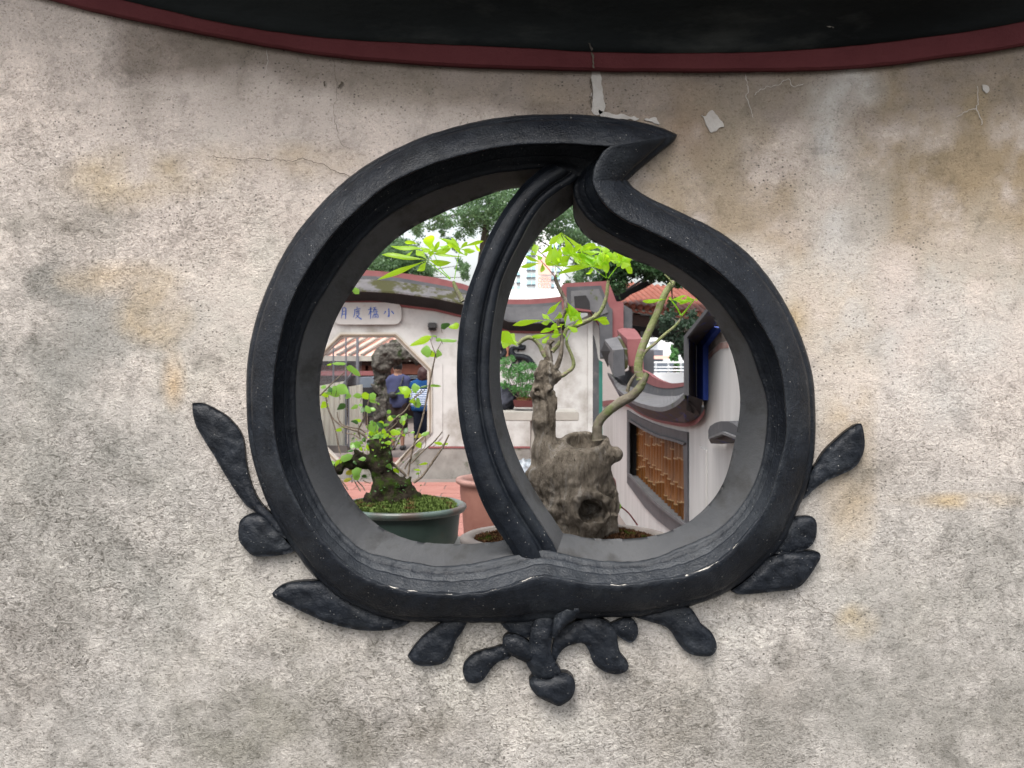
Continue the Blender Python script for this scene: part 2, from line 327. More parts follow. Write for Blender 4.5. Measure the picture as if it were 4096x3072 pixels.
m_mortar = mat('pale_ridge_mortar', (.45, .42, .37), (.55, .52, .47), 6, .9, .2); m_timber = mat('dark_timber', (.03, .018, .015), (.07, .03, .022), 6, .8, .2, 30)
m_redwood = mat('red_brown_beam', (.13, .035, .02), (.19, .06, .035), 6, .7, .2, 30); m_slate = mat('slate_blue_panel', (.13, .16, .20), (.20, .23, .28), 3, .6, 0)
m_tower = mat('pale_render', (.78, .80, .80), (.86, .87, .87), .2, .8, 0, alb=1); m_glass = mat('pale_cyan_glazing', (.30, .52, .58), (.42, .62, .68), .5, .3, 0, alb=1)
m_sign = mat('orange_banner', (.85, .45, .36), (.9, .5, .42), .3, .7, 0, alb=1); m_pale = mat('pale_building', (.70, .72, .74), (.8, .82, .84), .5, .8, 0, alb=1)
m_leafA = leafmat('lime_leaf', (.20, .40, .03), (.30, .52, .04), (.62, .92, .03), .62)
m_leafB = leafmat('bonsai_leaf', (.12, .29, .05), (.22, .42, .10), (.40, .68, .09), .5, .3)
m_leafC = leafmat('dark_leaf', (.03, .08, .025), (.06, .14, .04), (.10, .22, .04), .35, .4)
m_leafD = leafmat('yellowing_leaf', (.35, .33, .05), (.25, .30, .05), (.6, .55, .05), .5)
m_fol1 = leafmat('tree_foliage', (.06, .12, .06), (.11, .19, .09), (.18, .30, .12), .4, .45)
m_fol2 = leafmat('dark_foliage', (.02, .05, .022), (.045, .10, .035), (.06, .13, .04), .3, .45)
m_fol0 = leafmat('shaded_foliage', (.012, .03, .016), (.025, .055, .028), (.03, .06, .03), .2, .5)  # foliage green darkened to include the shadow under the pavilion eave
m_fol3 = leafmat('bush_foliage', (.06, .17, .05), (.11, .26, .09), (.14, .34, .09), .4, .45)
m_trunk = mat('tree_bark', (.06, .05, .04), (.12, .10, .08), 4, .9, .5, 20)
m_metal = mat('dark_metal', (.03, .03, .032), (.05, .05, .052), 9, .5, 0); m_bag = mat('plastic_bag', (.35, .42, .5), (.6, .66, .72), 12, .3, .5, 30)
m_bench = mat('beige_stone_bench', (.42, .40, .36), (.55, .53, .48), 5, .9, .3, 30)

# ------------------------------------------------------------------ the ground
ng = box('added_dark_ground', (-60, -8, .0), (60, 1.2, .012), mat('bounce_cutting_ground', (.07, .068, .062), (.12, .115, .105), 4, .9, .3, 30)); tag(ng, kind='structure'); ng['label'] = 'unseen dark ground added in front of the garden wall to cut bounce light'  # out of view, added dark to weaken light bounced up onto the frame
g = box('ground', (-60, -8, -.3), (60, 400, 0), m_ground); tag(g, kind='structure')
g['label'] = 'reddish paved ground of the courtyard'
tb = None; pav = thing('pavement', None, None); tag(pav, kind='structure')
bm = bmesh.new(); bmesh.ops.create_cube(bm, size=1)
for v in bm.verts: v.co = Vector((v.co.x*.585, v.co.y*.285, v.co.z*.03-.007))
bmesh.ops.bevel(bm, geom=[e for e in bm.edges if all(v.co.z > 0.02 for v in e.verts)], offset=.006, segments=1, affect='EDGES')
tme = bpy.data.meshes.new('paving_tile'); bm.to_mesh(tme); bm.free(); tme.materials.append(m_tile)
for r in range(26):
    for c in range(7):
        o = bpy.data.objects.new('paving_tile', tme); C.objects.link(o); o.parent = pav
        o.location = (-3.3+c*.6+(.3 if r % 2 else 0), 6.2+r*.3, random.uniform(-.002, .002))
        o.rotation_euler.z = random.uniform(-.004, .004)
        if 11.2 < o.location.y < 12.0: o.location.z -= .05

# ------------------------------------------------------------------ the near garden wall
YW = 1.35
wall = thing('garden_wall', 'weathered grey plaster garden wall with a peach-shaped black window and red and black coping', 'wall')
# traced outlines: A outer foot of the frame, B inner edge of the raised bar, Cc front edge of the reveal, E rear edge
A1 = T('b','1650,240;1500,170;1300,120;1040,90;800,60;400,65;0,100')+T('a','1700,230;1400,355;1075,535;800,765;560,1030;430,1210;290,1480;215,1659')+T('s','1037,1230;1009,1333;991,1430')+T('i','338,0;341,200;355,350;397,500;450,640;532,780;600,880;700,995;800,1070;900,1120;1000,1155;1100,1170')+T('j','430,528;600,533;800,528;950,545;1250,520')
A2 = T('j','1250,520;1540,500;1900,490')+T('k','200,1290;380,1240;560,1190;700,1100;850,970;960,860;1020,700;1080,580;1125,420;1145,280')+T('r','310,1500;300,1320;275,1220;230,1090;160,950;80,830;0,735')+T('b','2212,1230;2000,1080;1800,980;1600,890;1450,820;1300,745;1215,645')
A3 = T('b','1215,645;1330,540;1500,400;1600,320;1640,280;1650,240')
B1 = T('b','1055,345;700,325;300,330;0,365')+T('a','1700,500;1500,590;1290,690;1150,810;1000,940;850,1090;700,1280;650,1370;560,1500;480,1659')+T('s','1139,1278;1111,1407')+T('i','468,0;465,150;470,250;490,380;530,500;590,620;650,720;730,820;800,890;860,940;950,985;1100,1022')+T('j','350,310;500,322;740,322;900,290;1050,240;1150,200;1250,185')
B2 = T('j','1250,185;1400,210;1560,245;1800,260')+T('k','100,1098;370,1060;500,1010;620,930;775,750;860,620;905,480;945,340;970,240')+T('r','175,1560;165,1420;150,1290;110,1170;60,1080;0,990')+T('g','1850,660;1750,540;1600,380;1450,250;1300,130;1100,0')+T('b','1600,1190;1400,1090;1150,980;1000,850;930,740;905,650')
B3 = T('b','905,650;915,560;940,490;1000,390;1055,345')
C1 = T('b','735,640;600,560;410,540;300,560;0,590')+T('a','1950,670;1700,750;1500,850;1300,970;1150,1100;1000,1270;900,1400;800,1560;740,1659')+T('s','1240,1270;1205,1380')+T('i','575,0;575,200;590,340;620,450;680,580;740,690;830,780;900,840;1100,882')+T('j','300,102;500,122;700,102;850,75;970,45;1200,0')
C2 = T('j','1200,0;1350,12;1500,55;1750,85;2000,75')+T('k','300,900;480,830;600,750;700,640;780,500;825,370;850,200;855,0')+T('g','1880,1350;1800,1100;1700,920;1550,700;1400,520;1200,340;1000,200;800,90')+T('b','1200,1200;1050,1120;900,1030;800,920;745,800')
C3 = T('b','745,800;732,720;735,640')
E1 = T('b','735,850;690,790;500,715;240,712')+T('a','2212,765;1800,930;1600,1020;1380,1160;1260,1270;1150,1390;1050,1540;985,1630')+T('c','450,380;350,600;270,850;225,1100;215,1400')+T('d','200,170;240,350;300,600;370,740;480,920;620,1090;800,1230;1000,1320;1250,1360;1500,1365;1750,1355;1896,1335')+T('f','700,1320')
E2 = T('f','700,1320;980,1300;1100,1325')+T('h','0,1545;200,1555;400,1550;600,1530;780,1480;950,1400;1080,1300;1180,1190;1270,1060;1340,880;1390,650;1430,460;1450,250')+T('g','1670,1450;1620,1220;1550,1020;1450,850;1330,660;1200,530;1000,370;850,250;540,120')+T('b','1290,1360;1000,1230;850,1150;770,1050;738,960')
E3 = T('b','738,960;733,900;735,850')
NS = (420, 420, 44)
def soft(a, k):
    a = np.array(a, float); o = a.copy(); n = len(a)
    for i in range(n):
        r = min(k, i, n-1-i)
        if r: o[i] = a[i-r:i+r+1].mean(0)
    return o
def ring(segs):
    o = []
    for s, n in zip(segs, NS): o += [tuple(q) for q in soft(smooth_line(s, n+1), 9 if n > 100 else 3)][:-1]
    return np.array(o)
RA, RB, RC, RE = (ring(s) for s in ((A1, A2, A3), (B1, B2, B3), (C1, C2, C3), (E1, E2, E3)))
def row(a, b, t, Y, amp=.0009):
    q = a*(1-t)+b*t; o = []
    for x, y in q:
        p = P(x, y, Y); k = noise.noise(p*38)+.5*noise.noise(p*90)
        low = 1.0+1.6*max(0, min(1, (y-1900)/500)); p = P(x, y, Y+k*amp*low); p.z += noise.noise(p*55+Vector((9, 0, 0)))*amp*low*1.2; o.append(p)
    return o
wf = obj('window_frame', [], [], None, wall); bpy.data.objects.remove(wf)
spec = [(RA,RB,-.012,1.353),(RA,RB,0,1.336),(RA,RB,.025,1.330),(RA,RB,.09,1.326),(RA,RB,.15,1.325),(RA,RB,.175,1.317),(RA,RB,.22,1.312),(RA,RB,.5,1.301),(RA,RB,.8,1.290),(RA,RB,.95,1.287),(RA,RB,.99,1.288),(RA,RB,1,1.292),
        (RB,RC,.01,1.300),(RB,RC,.02,1.336),(RB,RC,.05,1.341),(RB,RC,.40,1.347),(RB,RC,.44,1.354),(RB,RC,.47,1.356),(RB,RC,.66,1.358),(RB,RC,.69,1.365),(RB,RC,.86,1.367),(RB,RC,.96,1.369),(RB,RC,1,1.379)]
frame = strips('window_frame', [row(*s) for s in spec], m_black, wall, closed=True)
n = len(RA); at = frame.data.attributes.new('edge', 'FLOAT', 'POINT'); ed = np.zeros(n*len(spec))
low = np.clip((RB[:, 1]-2050)/200, 0, 1)*1.0+.18*np.clip((RB[:, 0]-2600)/300, 0, 1)
for i, wgt in ((10, .85), (11, 1.1), (12, .7)): ed[i*n:(i+1)*n] = low*wgt
ed[21*n:22*n] = low*.45
brk = np.array([np.clip(.55+1.6*noise.noise(Vector((x/90., y/90., 3))), 0, 1) for x, y in RB]); ed = ed*np.tile(brk, len(spec))
at.data.foreach_set('value', ed)
du = np.zeros(n*len(spec)); lw_ = np.clip((RB[:, 1]-1850)/350, 0, 1)
for i, wgt in ((14, .6), (15, .5), (16, .1), (17, .8), (18, .8), (19, .1), (20, .7), (21, .6)): du[i*n:(i+1)*n] = lw_*wgt
at = frame.data.attributes.new('ledge_grey', 'FLOAT', 'POINT'); at.data.foreach_set('value', du)  # lower ledge rows turn a paler bluish grey
rv = strips('window_reveal', [row(RC,RE,t,Y,.0007) for t, Y in ((0,1.376),(.12,1.392),(.5,1.452),(.85,1.508),(1,1.532))]+[row(RE,RE,0,1.532)]+[[p+Vector((0,.012,0))+(p-Vector((.01,1.53,EYE-.03)))*.25 for p in row(RE,RE,0,1.532)]], m_reveal, wall, closed=True)
# the curved divider blade
L = smooth_line(T('b','560,480;410,545;240,715;140,870;0,1080')+T('a','2080,1420')+T('c','1830,200;1780,400;1740,700;1725,1000;1730,1300')+T('d','1500,200;1550,450;1620,700;1700,950;1800,1150;1896,1310')+T('f','520,1560;560,1640'), 160)
R = smooth_line(T('b','800,600;700,700;560,750;450,860;370,990;300,1110;210,1310')+T('e','330,200;270,430;210,750;170,1100;160,1400;170,1659')+T('f','310,200;370,450;470,720;600,950;740,1180;900,1410;950,1500;980,1560'), 160)
RR = smooth_line(T('b','900,700;735,880;600,960;470,1070')+T('e','590,0;500,180;430,360;350,600;300,850;280,1100;275,1400;290,1659')+T('f','410,180;490,430;570,640;690,860;810,1050;900,1170;985,1300;1010,1350'), 160)
L, R, RR = soft(L, 8), soft(R, 8), soft(RR, 8)
dr = []
lb = [P(x, y, 1.345) for x, y in L]; dr.append([p+Vector((0, .185, 0)) for p in lb])
dsp = [(0,1.352),(.02,1.347),(.12,1.345),(.14,1.340),(.17,1.338),(.4,1.336),(.58,1.337),(.61,1.346),(.66,1.351),(.70,1.349),(.74,1.346),(.96,1.348),(1,1.368)]
L[-8:, 1] += np.linspace(0, 26, 8); R[-8:, 1] += np.linspace(0, 26, 8)
dip = lambda r_: [p*1.0+Vector((0, .012+.018*max(0, (i-130)/30), 0)) for i, p in enumerate(r_)]
for t, Y in dsp: dr.append(dip(row(L, R, t, Y, .0003)) if t < 1 else row(L, R, t, Y+.01, .0003))
for t, Y in ((.05, 1.386), (.5, 1.45), (1, 1.53)): dr.append(row(R, RR, t, Y, .0006))
dv = strips('divider', dr, [m_blacks, m_reveal], frame, mi=[1]+[0]*13+[1, 1])
# plaster panel, front (dense, tinted) and back
hole = [(p.x, p.z) for p in [P(x, y, YW) for x, y in (RA*.45+RB*.55)[::4]]]
rh = np.array([(p.x, p.z) for p in [P(x, y, 1.535) for x, y in RE[::4]]]); rh = (rh-np.array((.01, EYE-.03)))*1.03+np.array((.01, EYE-.03))
def inside(px, pz, poly):
    r = np.zeros(px.shape, bool); j = len(poly)-1
    for i in range(len(poly)):
        a, b = poly[i], poly[j]; c = (a[1] > pz) != (b[1] > pz)
        if c.any(): r ^= c & (px < (b[0]-a[0])*(pz-a[1])/((b[1]-a[1]) if b[1] != a[1] else 1e-12)+a[0])
        j = i
    return r
gx = np.r_[np.linspace(-7, -1.1, 24), np.arange(-1.08, 1.08, .0045), np.linspace(1.1, 7, 24)]
gz = np.r_[np.linspace(-.05, .95, 12), np.arange(.97, 2.47, .0045), np.linspace(2.48, 2.62, 5)]
GX, GZ = np.meshgrid(gx, gz, indexing='ij'); nx, nz = GX.shape
vx = 1106+GX/YW*1720; vy = HZ/1.85172-(GZ-EYE)/YW*1720          # wall position in view units, for placing the stains and the painted eave shade
O0 = np.zeros_like(GX); wn = fbm(GX, O0, GZ, 6, 1, 5); wn2 = fbm(GX, O0, GZ, 14, 5, 4); blot = fbm(GX, O0, GZ, 19, 9, 5)
tint = np.empty(GX.shape+(3,)); tint[:] = (.70, .61, .55)
def stain_and_shade(x, y, rx, ry, c, s, e=1.0, wob=.5):
    d = np.sqrt(((vx-x)/rx)**2+((vy-y)/ry)**2)+wob*wn; k = np.clip(1.4*s*np.clip(1.35-d, 0, 1)**e*np.clip(.75+.75*blot, .15, 1.5), 0, 1)
    tint[:] = tint*(1-k[..., None])+np.array(c)*np.array((1.02, 1.0, .975))*k[..., None]
k = np.clip(np.clip((vy-600)/550, 0, 1)+.5*np.clip((600-vx)/500, 0, 1)*np.clip((vy-150)/300, 0, 1), 0, 1)*.9; tint[:] = tint*(1-k[..., None])+np.array((.50, .475, .445))*k[..., None]
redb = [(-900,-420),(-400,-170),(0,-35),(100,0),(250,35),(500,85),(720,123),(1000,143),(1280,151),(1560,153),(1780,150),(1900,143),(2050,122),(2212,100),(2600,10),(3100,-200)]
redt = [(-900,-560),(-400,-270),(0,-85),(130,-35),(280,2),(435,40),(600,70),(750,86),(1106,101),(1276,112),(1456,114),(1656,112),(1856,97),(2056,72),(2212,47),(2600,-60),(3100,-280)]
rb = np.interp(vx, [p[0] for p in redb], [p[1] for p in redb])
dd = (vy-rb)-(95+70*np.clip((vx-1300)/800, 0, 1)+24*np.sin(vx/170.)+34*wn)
k = np.clip(-dd/55+.4, 0, 1)*np.clip((vx-235)/60+.5*wn, 0, 1)*np.clip(.86+.12*blot, 0, 1); tint[:] = tint*(1-k[..., None])+np.array((.25, .205, .172))*k[..., None]  # brown damp stain below the coping, with the eave's soft shade painted in
for s in ((480,110,110,60,(.22,.19,.155),.4),(320,150,50,90,(.26,.23,.19),.4),(1950,330,330,200,(.36,.29,.20),.75),(2150,480,160,150,(.42,.33,.22),.7),(1560,420,220,130,(.38,.31,.23),.6),(1500,255,60,70,(.27,.17,.11),.7),
          (1350,250,90,60,(.36,.28,.2),.5),(1250,205,420,50,(.36,.30,.245),.5),(850,190,300,60,(.38,.33,.28),.4),(1700,330,260,150,(.42,.35,.265),.45),(1650,230,160,70,(.30,.26,.21),.5),(1700,650,130,100,(.52,.42,.29),.6),(1840,900,55,300,(.56,.43,.26),.55),(1830,600,70,240,(.62,.58,.54),.75),(1790,330,70,170,(.62,.60,.58),.8),(1840,200,60,60,(.62,.6,.58),.7),  # the wide brown patch under the coping also carries painted eave shade
          (1880,430,50,80,(.42,.38,.33),.45),(1830,1010,170,110,(.33,.30,.26),.45),(1600,600,110,60,(.68,.64,.60),.8),(2100,650,120,150,(.62,.60,.57),.55),(560,560,170,220,(.66,.62,.57),.6),(420,820,160,120,(.60,.56,.51),.5),
          (110,480,140,70,(.38,.35,.31),.6),(90,900,190,330,(.33,.32,.30),.6),(60,600,140,170,(.33,.32,.30),.6),(250,1000,260,330,(.36,.355,.335),.6),(330,1330,220,180,(.37,.365,.345),.5),(480,1250,120,160,(.56,.54,.50),.5),(200,750,130,160,(.34,.335,.32),.5),(640,1590,300,100,(.24,.235,.215),.6),(230,1560,240,130,(.36,.355,.34),.5),(1730,1560,300,120,(.34,.335,.315),.6),(2130,1560,160,130,(.28,.27,.25),.6),(1600,1400,130,90,(.60,.585,.555),.5),(1400,1560,90,60,(.33,.31,.28),.5),(1900,1290,230,120,(.42,.41,.385),.5),(1170,1590,160,70,(.60,.585,.55),.5),(2000,830,140,160,(.62,.60,.58),.6),(1700,860,90,60,(.62,.585,.54),.5),(1500,1290,200,40,(.60,.55,.47),.4),(200,1080,210,130,(.36,.35,.33),.5),(70,1450,160,180,(.35,.33,.31),.5),(540,1520,240,160,(.30,.29,.26),.62),(900,1560,220,120,(.33,.31,.28),.55),(760,1330,110,60,(.36,.34,.31),.5),
          (1050,1380,110,90,(.34,.32,.27),.5),(960,1480,130,90,(.62,.60,.56),.5),(1230,1400,120,80,(.62,.60,.57),.5),(1500,1530,200,130,(.36,.34,.31),.5),(1950,1450,320,180,(.33,.32,.30),.5),(2150,1250,140,160,(.37,.36,.34),.45),(1690,1470,90,150,(.33,.31,.29),.45),
          (300,390,190,50,(.56,.47,.35),.5),(250,600,120,34,(.57,.47,.35),.5),(620,350,170,36,(.60,.49,.37),.5),(330,680,60,60,(.58,.46,.31),.4),(375,830,30,60,(.60,.47,.33),.5),(1840,1340,50,40,(.55,.45,.28),.6),(2050,1080,160,16,(.56,.45,.3),.5)):
    stain_and_shade(*s)
tint *= .68
rel = np.clip(.30+.5*np.clip((620-vx)/500, 0, 1)+.55*np.clip((vy-1000)/400, 0, 1)+.4*np.clip((vx-1850)/350, 0, 1)*np.clip((vy-700)/400, 0, 1)-.3*np.clip((330-vy)/150, 0, 1)+.25*wn, .08, 1)
dep = .0022*wn+.0012*wn2*rel
yy = YW-dep*np.clip(1-np.abs(GX)/1.5, 0, 1)
V = np.stack([GX, yy, GZ], -1).reshape(-1, 3)
cxs, czs = (GX[:-1, :-1]+GX[1:, 1:])/2, (GZ[:-1, :-1]+GZ[1:, 1:])/2
keep = ~inside(cxs, czs, hole)
ii, jj = np.nonzero(keep); q = ii*nz+jj; Fq = np.stack([q, q+nz, q+nz+1, q+1], -1)
me = bpy.data.meshes.new('plaster_face'); me.vertices.add(len(V)); me.vertices.foreach_set('co', V.ravel().astype(np.float32))
me.loops.add(len(Fq)*4); me.loops.foreach_set('vertex_index', Fq.ravel().astype(np.int32)); me.polygons.add(len(Fq)); me.polygons.foreach_set('loop_start', np.arange(0, len(Fq)*4, 4, dtype=np.int32)); me.update(calc_edges=True)
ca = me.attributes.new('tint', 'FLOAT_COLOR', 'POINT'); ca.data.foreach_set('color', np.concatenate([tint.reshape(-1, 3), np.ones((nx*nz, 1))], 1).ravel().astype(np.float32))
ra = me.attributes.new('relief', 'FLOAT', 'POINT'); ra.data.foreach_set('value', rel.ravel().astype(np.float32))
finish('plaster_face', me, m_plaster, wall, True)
slab('wall_back', [(-7, 1.534, -.05), (7, 1.534, -.05), (7, 1.534, 2.75), (-7, 1.534, 2.75)], (0, .006, 0), m_white, wall, holes=[[(a, 1.534, b) for a, b in rh]])
# coping: red band, black cove, ridge
cx = np.linspace(-900, 3100, 220)
zb = [EYE+(HZ/1.85172-np.interp(x, [p[0] for p in redb], [p[1] for p in redb]))*1.335/1720 for x in cx]
zt = [EYE+(HZ/1.85172-np.interp(x, [p[0] for p in redt], [p[1] for p in redt]))*1.325/1720 for x in cx]
def sm(a): a = np.array(a); return np.convolve(np.pad(a, 5, 'edge'), np.ones(11)/11, 'valid')
zb, zt = sm(zb), sm(zt); X_ = [(x-1106)*1.33/1720 for x in cx]
def nz_(p, a=.001): return p+Vector((0, noise.noise(p*25)*a, noise.noise(p*30+Vector((5, 0, 0)))*a))
crow = lambda zz, dz, Y: [nz_(Vector((X_[i], Y, zz[i]+dz))) for i in range(len(X_))]
strips('red_band', [crow(zb, .002, 1.353), crow(zb, 0, 1.337), crow(zb, .003, 1.333), crow(zt, 0, 1.325), crow(zt, .002, 1.33)], m_red, wall, smooth=False)
cor = strips('black_coping', [crow(zt, 0, 1.33), crow(zt, -.001, 1.323), crow(zt, .008, 1.320), crow(zt, .03, 1.300), crow(zt, .05, 1.262), crow(zt, .07, 1.21), crow(zt, .09, 1.16), crow(zt, .11, 1.12), crow(zt, .13, 1.10), crow(zt, .18, 1.10), crow(zt, .21, 1.13), crow(zt, .33, 1.36), crow(zt, .42, 1.40), crow(zt, .42, 1.50), crow(zt, .33, 1.53), crow(zt, .22, 1.72), crow(zt, .18, 1.72), crow(zt, .05, 1.55), crow(zt, -.1, 1.541)], m_cornice, wall)
# leaf reliefs in stucco round the window
def relief(name, out, h, parent, m=m_black, Y=YW+.002, front=None, gs=.006, smooth_n=None):
    o = smooth_line(out+[out[0]], smooth_n or 70)[:-1]; pts = [P(x, y, (front or Y)-h*.45) for x, y in o]; poly = np.array([(p.x, p.z) for p in pts])
    lo, hi = poly.min(0), poly.max(0); xs, zs = np.meshgrid(np.arange(lo[0], hi[0], gs), np.arange(lo[1], hi[1], gs), indexing='ij'); xs, zs = xs.ravel(), zs.ravel()
    def dist(x, z):
        d = np.full(len(x), 9.); 
        for i in range(len(poly)):
            a, b = poly[i], poly[(i+1) % len(poly)]; ab = b-a; t = np.clip(((x-a[0])*ab[0]+(z-a[1])*ab[1])/max(ab@ab, 1e-12), 0, 1); d = np.minimum(d, np.hypot(x-a[0]-t*ab[0], z-a[1]-t*ab[1]))
        return d
    ok = inside(xs, zs, poly); xs, zs = xs[ok], zs[ok]; d = dist(xs, zs); ok = d > gs*.45; xs, zs, d = xs[ok], zs[ok], d[ok]
    inn = [Vector((a, b)) for a, b in zip(xs, zs)]; n = len(poly)
    r = geometry.delaunay_2d_cdt([Vector(p) for p in poly]+inn, [(i, (i+1) % n) for i in range(n)], [], 1, 1e-6)
    vs, fs = r[0], r[2]; X = np.array([v.x for v in vs]); Z = np.array([v.y for v in vs]); d = dist(X, Z)
    hh = h*.78*(.6+.4*np.sqrt(np.clip(1-(1-np.clip(d/.013, 0, 1))**2, 0, 1)))
    y0 = front or Y; v = []
    for a, b, c, dd_ in zip(X, Z, hh, d):
        p = Vector((a, y0-c, b)); q = noise.noise(p*45)+.6*noise.noise(p*110); p.y -= (q*.0032+.0011*math.sin(dd_*900+4*q))*min(1, dd_/.006+.2); v.append(p)
    f = [tuple(reversed(t)) for t in fs]; k = len(v)
    for a, b in poly: v.append(Vector((a, y0+.004, b)))
    for i in range(n): j = (i+1) % n; f.append((i, j, k+j, k+i)) if len(r[3]) else None
    return obj(name, v, f, m, parent, True)
RL = [('i','82,133;125,132;180,155;240,190;285,235;315,280;328,330;335,400;350,480;375,550;410,610;460,660;520,730;540,780;470,740;430,700;380,650;330,610;280,540;230,460;190,390;140,310;100,240;85,180',.020),
      ('i','300,740;310,690;345,662;390,655;430,675;470,720;530,790;565,830;530,848;440,860;370,855;330,820;305,785',.026),
      ('i','460,1035;490,1005;540,985;620,975;700,980;760,1020;820,1060;900,1105;1000,1150;1110,1165;1080,1190;1000,1210;900,1212;800,1195;700,1165;600,1120;520,1080;470,1055',.024),
      ('j','240,780;280,720;340,650;400,600;470,550;560,500;680,500;650,590;600,660;570,740;540,800;500,835;400,855;320,850;270,820',.024),
      ('j','645,890;660,830;720,770;790,740;870,720;960,700;1010,740;990,800;920,820;860,870;820,930;780,970;720,985;670,960',.022),
      ('j','900,500;1300,470;1270,600;1130,645;1060,630;1000,610;950,570',.016),
      ('j','1180,480;1300,470;1330,560;1305,640;1300,760;1340,840;1370,900;1300,960;1200,950;1165,920;1140,880;1110,820;1120,750;1140,660;1150,580',.034),
      ('j','1135,960;1170,925;1250,945;1330,915;1410,905;1465,950;1475,1020;1450,1090;1400,1130;1350,1150;1280,1120;1200,1080;1145,1010',.040),
      ('j','940,700;945,650;980,620;1040,620;1100,650;1150,700;1180,780;1130,830;1050,800;980,760',.036),
      ('j','1740,540;1850,500;1920,530;1940,600;1920,660;1880,685;1830,660;1780,620',.018),
      ('j','1325,640;1400,570;1500,520;1620,500;1720,530;1780,600;1790,680;1810,760;1865,830;1865,880;1820,910;1760,915;1680,890;1610,830;1580,750;1540,690;1480,690;1400,720;1350,780;1320,850;1305,740',.028),
      ('k','60,1310;150,1275;250,1255;380,1250;430,1300;460,1350;520,1400;550,1460;550,1510;510,1545;420,1540;360,1510;310,1450;280,1400;240,1365;160,1340',.024),
      ('k','640,1150;700,1110;770,1050;820,985;870,950;960,925;1080,910;1160,915;1180,940;1165,980;1120,1050;1060,1120;1000,1145;900,1155;760,1170;680,1170',.026),
      ('k','880,930;940,820;970,760;1010,715;1080,700;1130,705;1155,740;1155,810;1130,870;1080,905;980,925',.022),
      ('k','1040,610;1100,530;1120,440;1150,390;1200,310;1270,240;1340,180;1415,140;1435,175;1447,260;1430,340;1380,410;1290,455;1210,490;1140,540;1090,590',.022)]
for c, s, h in RL: relief('relief_leaf', T(c, s), h, frame)
relief('relief_bud', T('j','1305,640;1318,500;1350,440;1400,390;1480,370;1535,390;1530,440;1480,500;1400,560;1335,640'), .054, frame)
# cracks and patches on the plaster
def crack(pts, wd, m, Y=YW-.0035, name='crack'):
    o = smooth_line(pts, max(8, len(pts)*7)); a = []; b = []
    for i, (x, y) in enumerate(o):
        p = P(x, y, Y); p += Vector((noise.noise(p*180), 0, noise.noise(p*200+Vector((3, 0, 0)))))*.0028; ww = wd*(.45+.8*abs(noise.noise(p*120)))*(1 if 0 < i < len(o)-1 else .1)
        t = Vector((o[min(i+1, len(o)-1)][0]-o[max(i-1, 0)][0], 0, -(o[min(i+1, len(o)-1)][1]-o[max(i-1, 0)][1]))); t = t.normalized() if t.length else Vector((1, 0, 0)); s = Vector((-t.z, 0, t.x))
        a.append(p+s*ww); b.append(p-s*ww)
    return strips(name, [a, b], m, wall)
crack(T('a','-300,430;0,455;150,450;250,470;320,450;420,475;560,455;650,485;750,510;850,565;950,600;975,615'), .0007, m_crack)
crack(T('m','1440,245;1450,330;1455,420;1440,470;1460,590;1495,640'), .0004, m_crack)
crack(T('q','375,745;430,800;500,840;560,860;640,920'), .0006, m_crack); crack(T('b','895,5;893,-60;900,-150;890,-260'), .0016, m_crack)
crack(T('m','1150,215;1155,260;1140,330'), .0006, m_patch)
for s in ('1005,320;1020,380;1015,420;1030,460;1045,510', '1045,410;1090,380;1150,365;1190,340;1215,370;1260,365', '2010,370;2015,430;2010,470;2030,520;2025,545', '1920,505;1970,480;2005,465'): crack(T('n', s), .0008, m_patch)
crack(T('n','250,30;280,90;310,140;340,200;345,222'), .0022, mat('cornice_mend', (.07, .06, .05), (.11, .09, .08), 30, .8, .3), Y=1.3175)
crack(T('n','345,222;352,262;355,295'), .002, m_crack, Y=1.3245)
def patch(out, m=m_patch, Y=YW-.003):
    pl = smooth_line(out+[out[0]], 46)[:-1]; o = []
    for x, y in pl: p = P(x, y, Y+.0012); p += Vector((noise.noise(p*110), 0, noise.noise(p*110+Vector((4, 0, 0)))))*.004; o.append(p)
    slab('plaster_patch', o, (0, .004, 0), m, wall)
patch(T('b','1875,60;1900,70;1960,30;1990,60;2040,110;2080,150;2000,200;1950,210;1920,160;1900,110')); patch(T('b','960,20;1060,50;1300,85;1290,108;1040,95;970,60')); patch(T('b','1360,108;1420,88;1480,95;1492,150;1420,135'))
patch(T('n','345,297;378,300;392,400;400,470;352,492;345,400')); patch(T('n','2038,370;2058,372;2060,400;2045,402'))
crack(T('m','1405,352;1398,372'), .0022, m_crack); crack(T('m','1480,355;1468,380'), .0024, m_crack)
cm = crack(T('f','1560,1480;1650,1465;1750,1480'), .009, mat('beige_scuff', (.30, .25, .2), (.36, .31, .25), 60, .9, .2), Y=1.33, name='crack'); bpy.data.objects.remove(cm)

# ------------------------------------------------------------------ far courtyard wall with the octagonal doorway
YF = 11.5
fw = thing('courtyard_wall', 'white wall with octagonal doorway, name plaque above it and mossy curved coping', 'wall')
hx = [1000,1250,1400,1490,1598,1743,1851,1950,2034,2117,2189,2262]
hh = dict(rt=[1068,1070,1076,1082,1091,1110,1135,1170,1197,1197,1192,1184], rb=[1096,1098,1102,1104,1111,1137,1157,1192,1217,1217,1212,1206], db=[1112,1116,1116,1118,1126,1150,1172,1206,1228,1228,1224,1218],
          ev=[1150,1152,1158,1160,1167,1187,1210,1245,1280,1286,1284,1278], fb=[1205,1205,1205,1203,1218,1236,1262,1295,1322,1325,1324,1322])
fx = np.linspace(1000, 2262, 90)
cu = lambda k, Y, d=0: [P(x, np.interp(x, hx, hh[k])+d, Y) for x in fx]
strips('ridge_band', [[p+Vector((0,.3,0)) for p in cu('rt', YF)], cu('rt', YF), cu('rb', YF)], m_redc, fw, smooth=False)
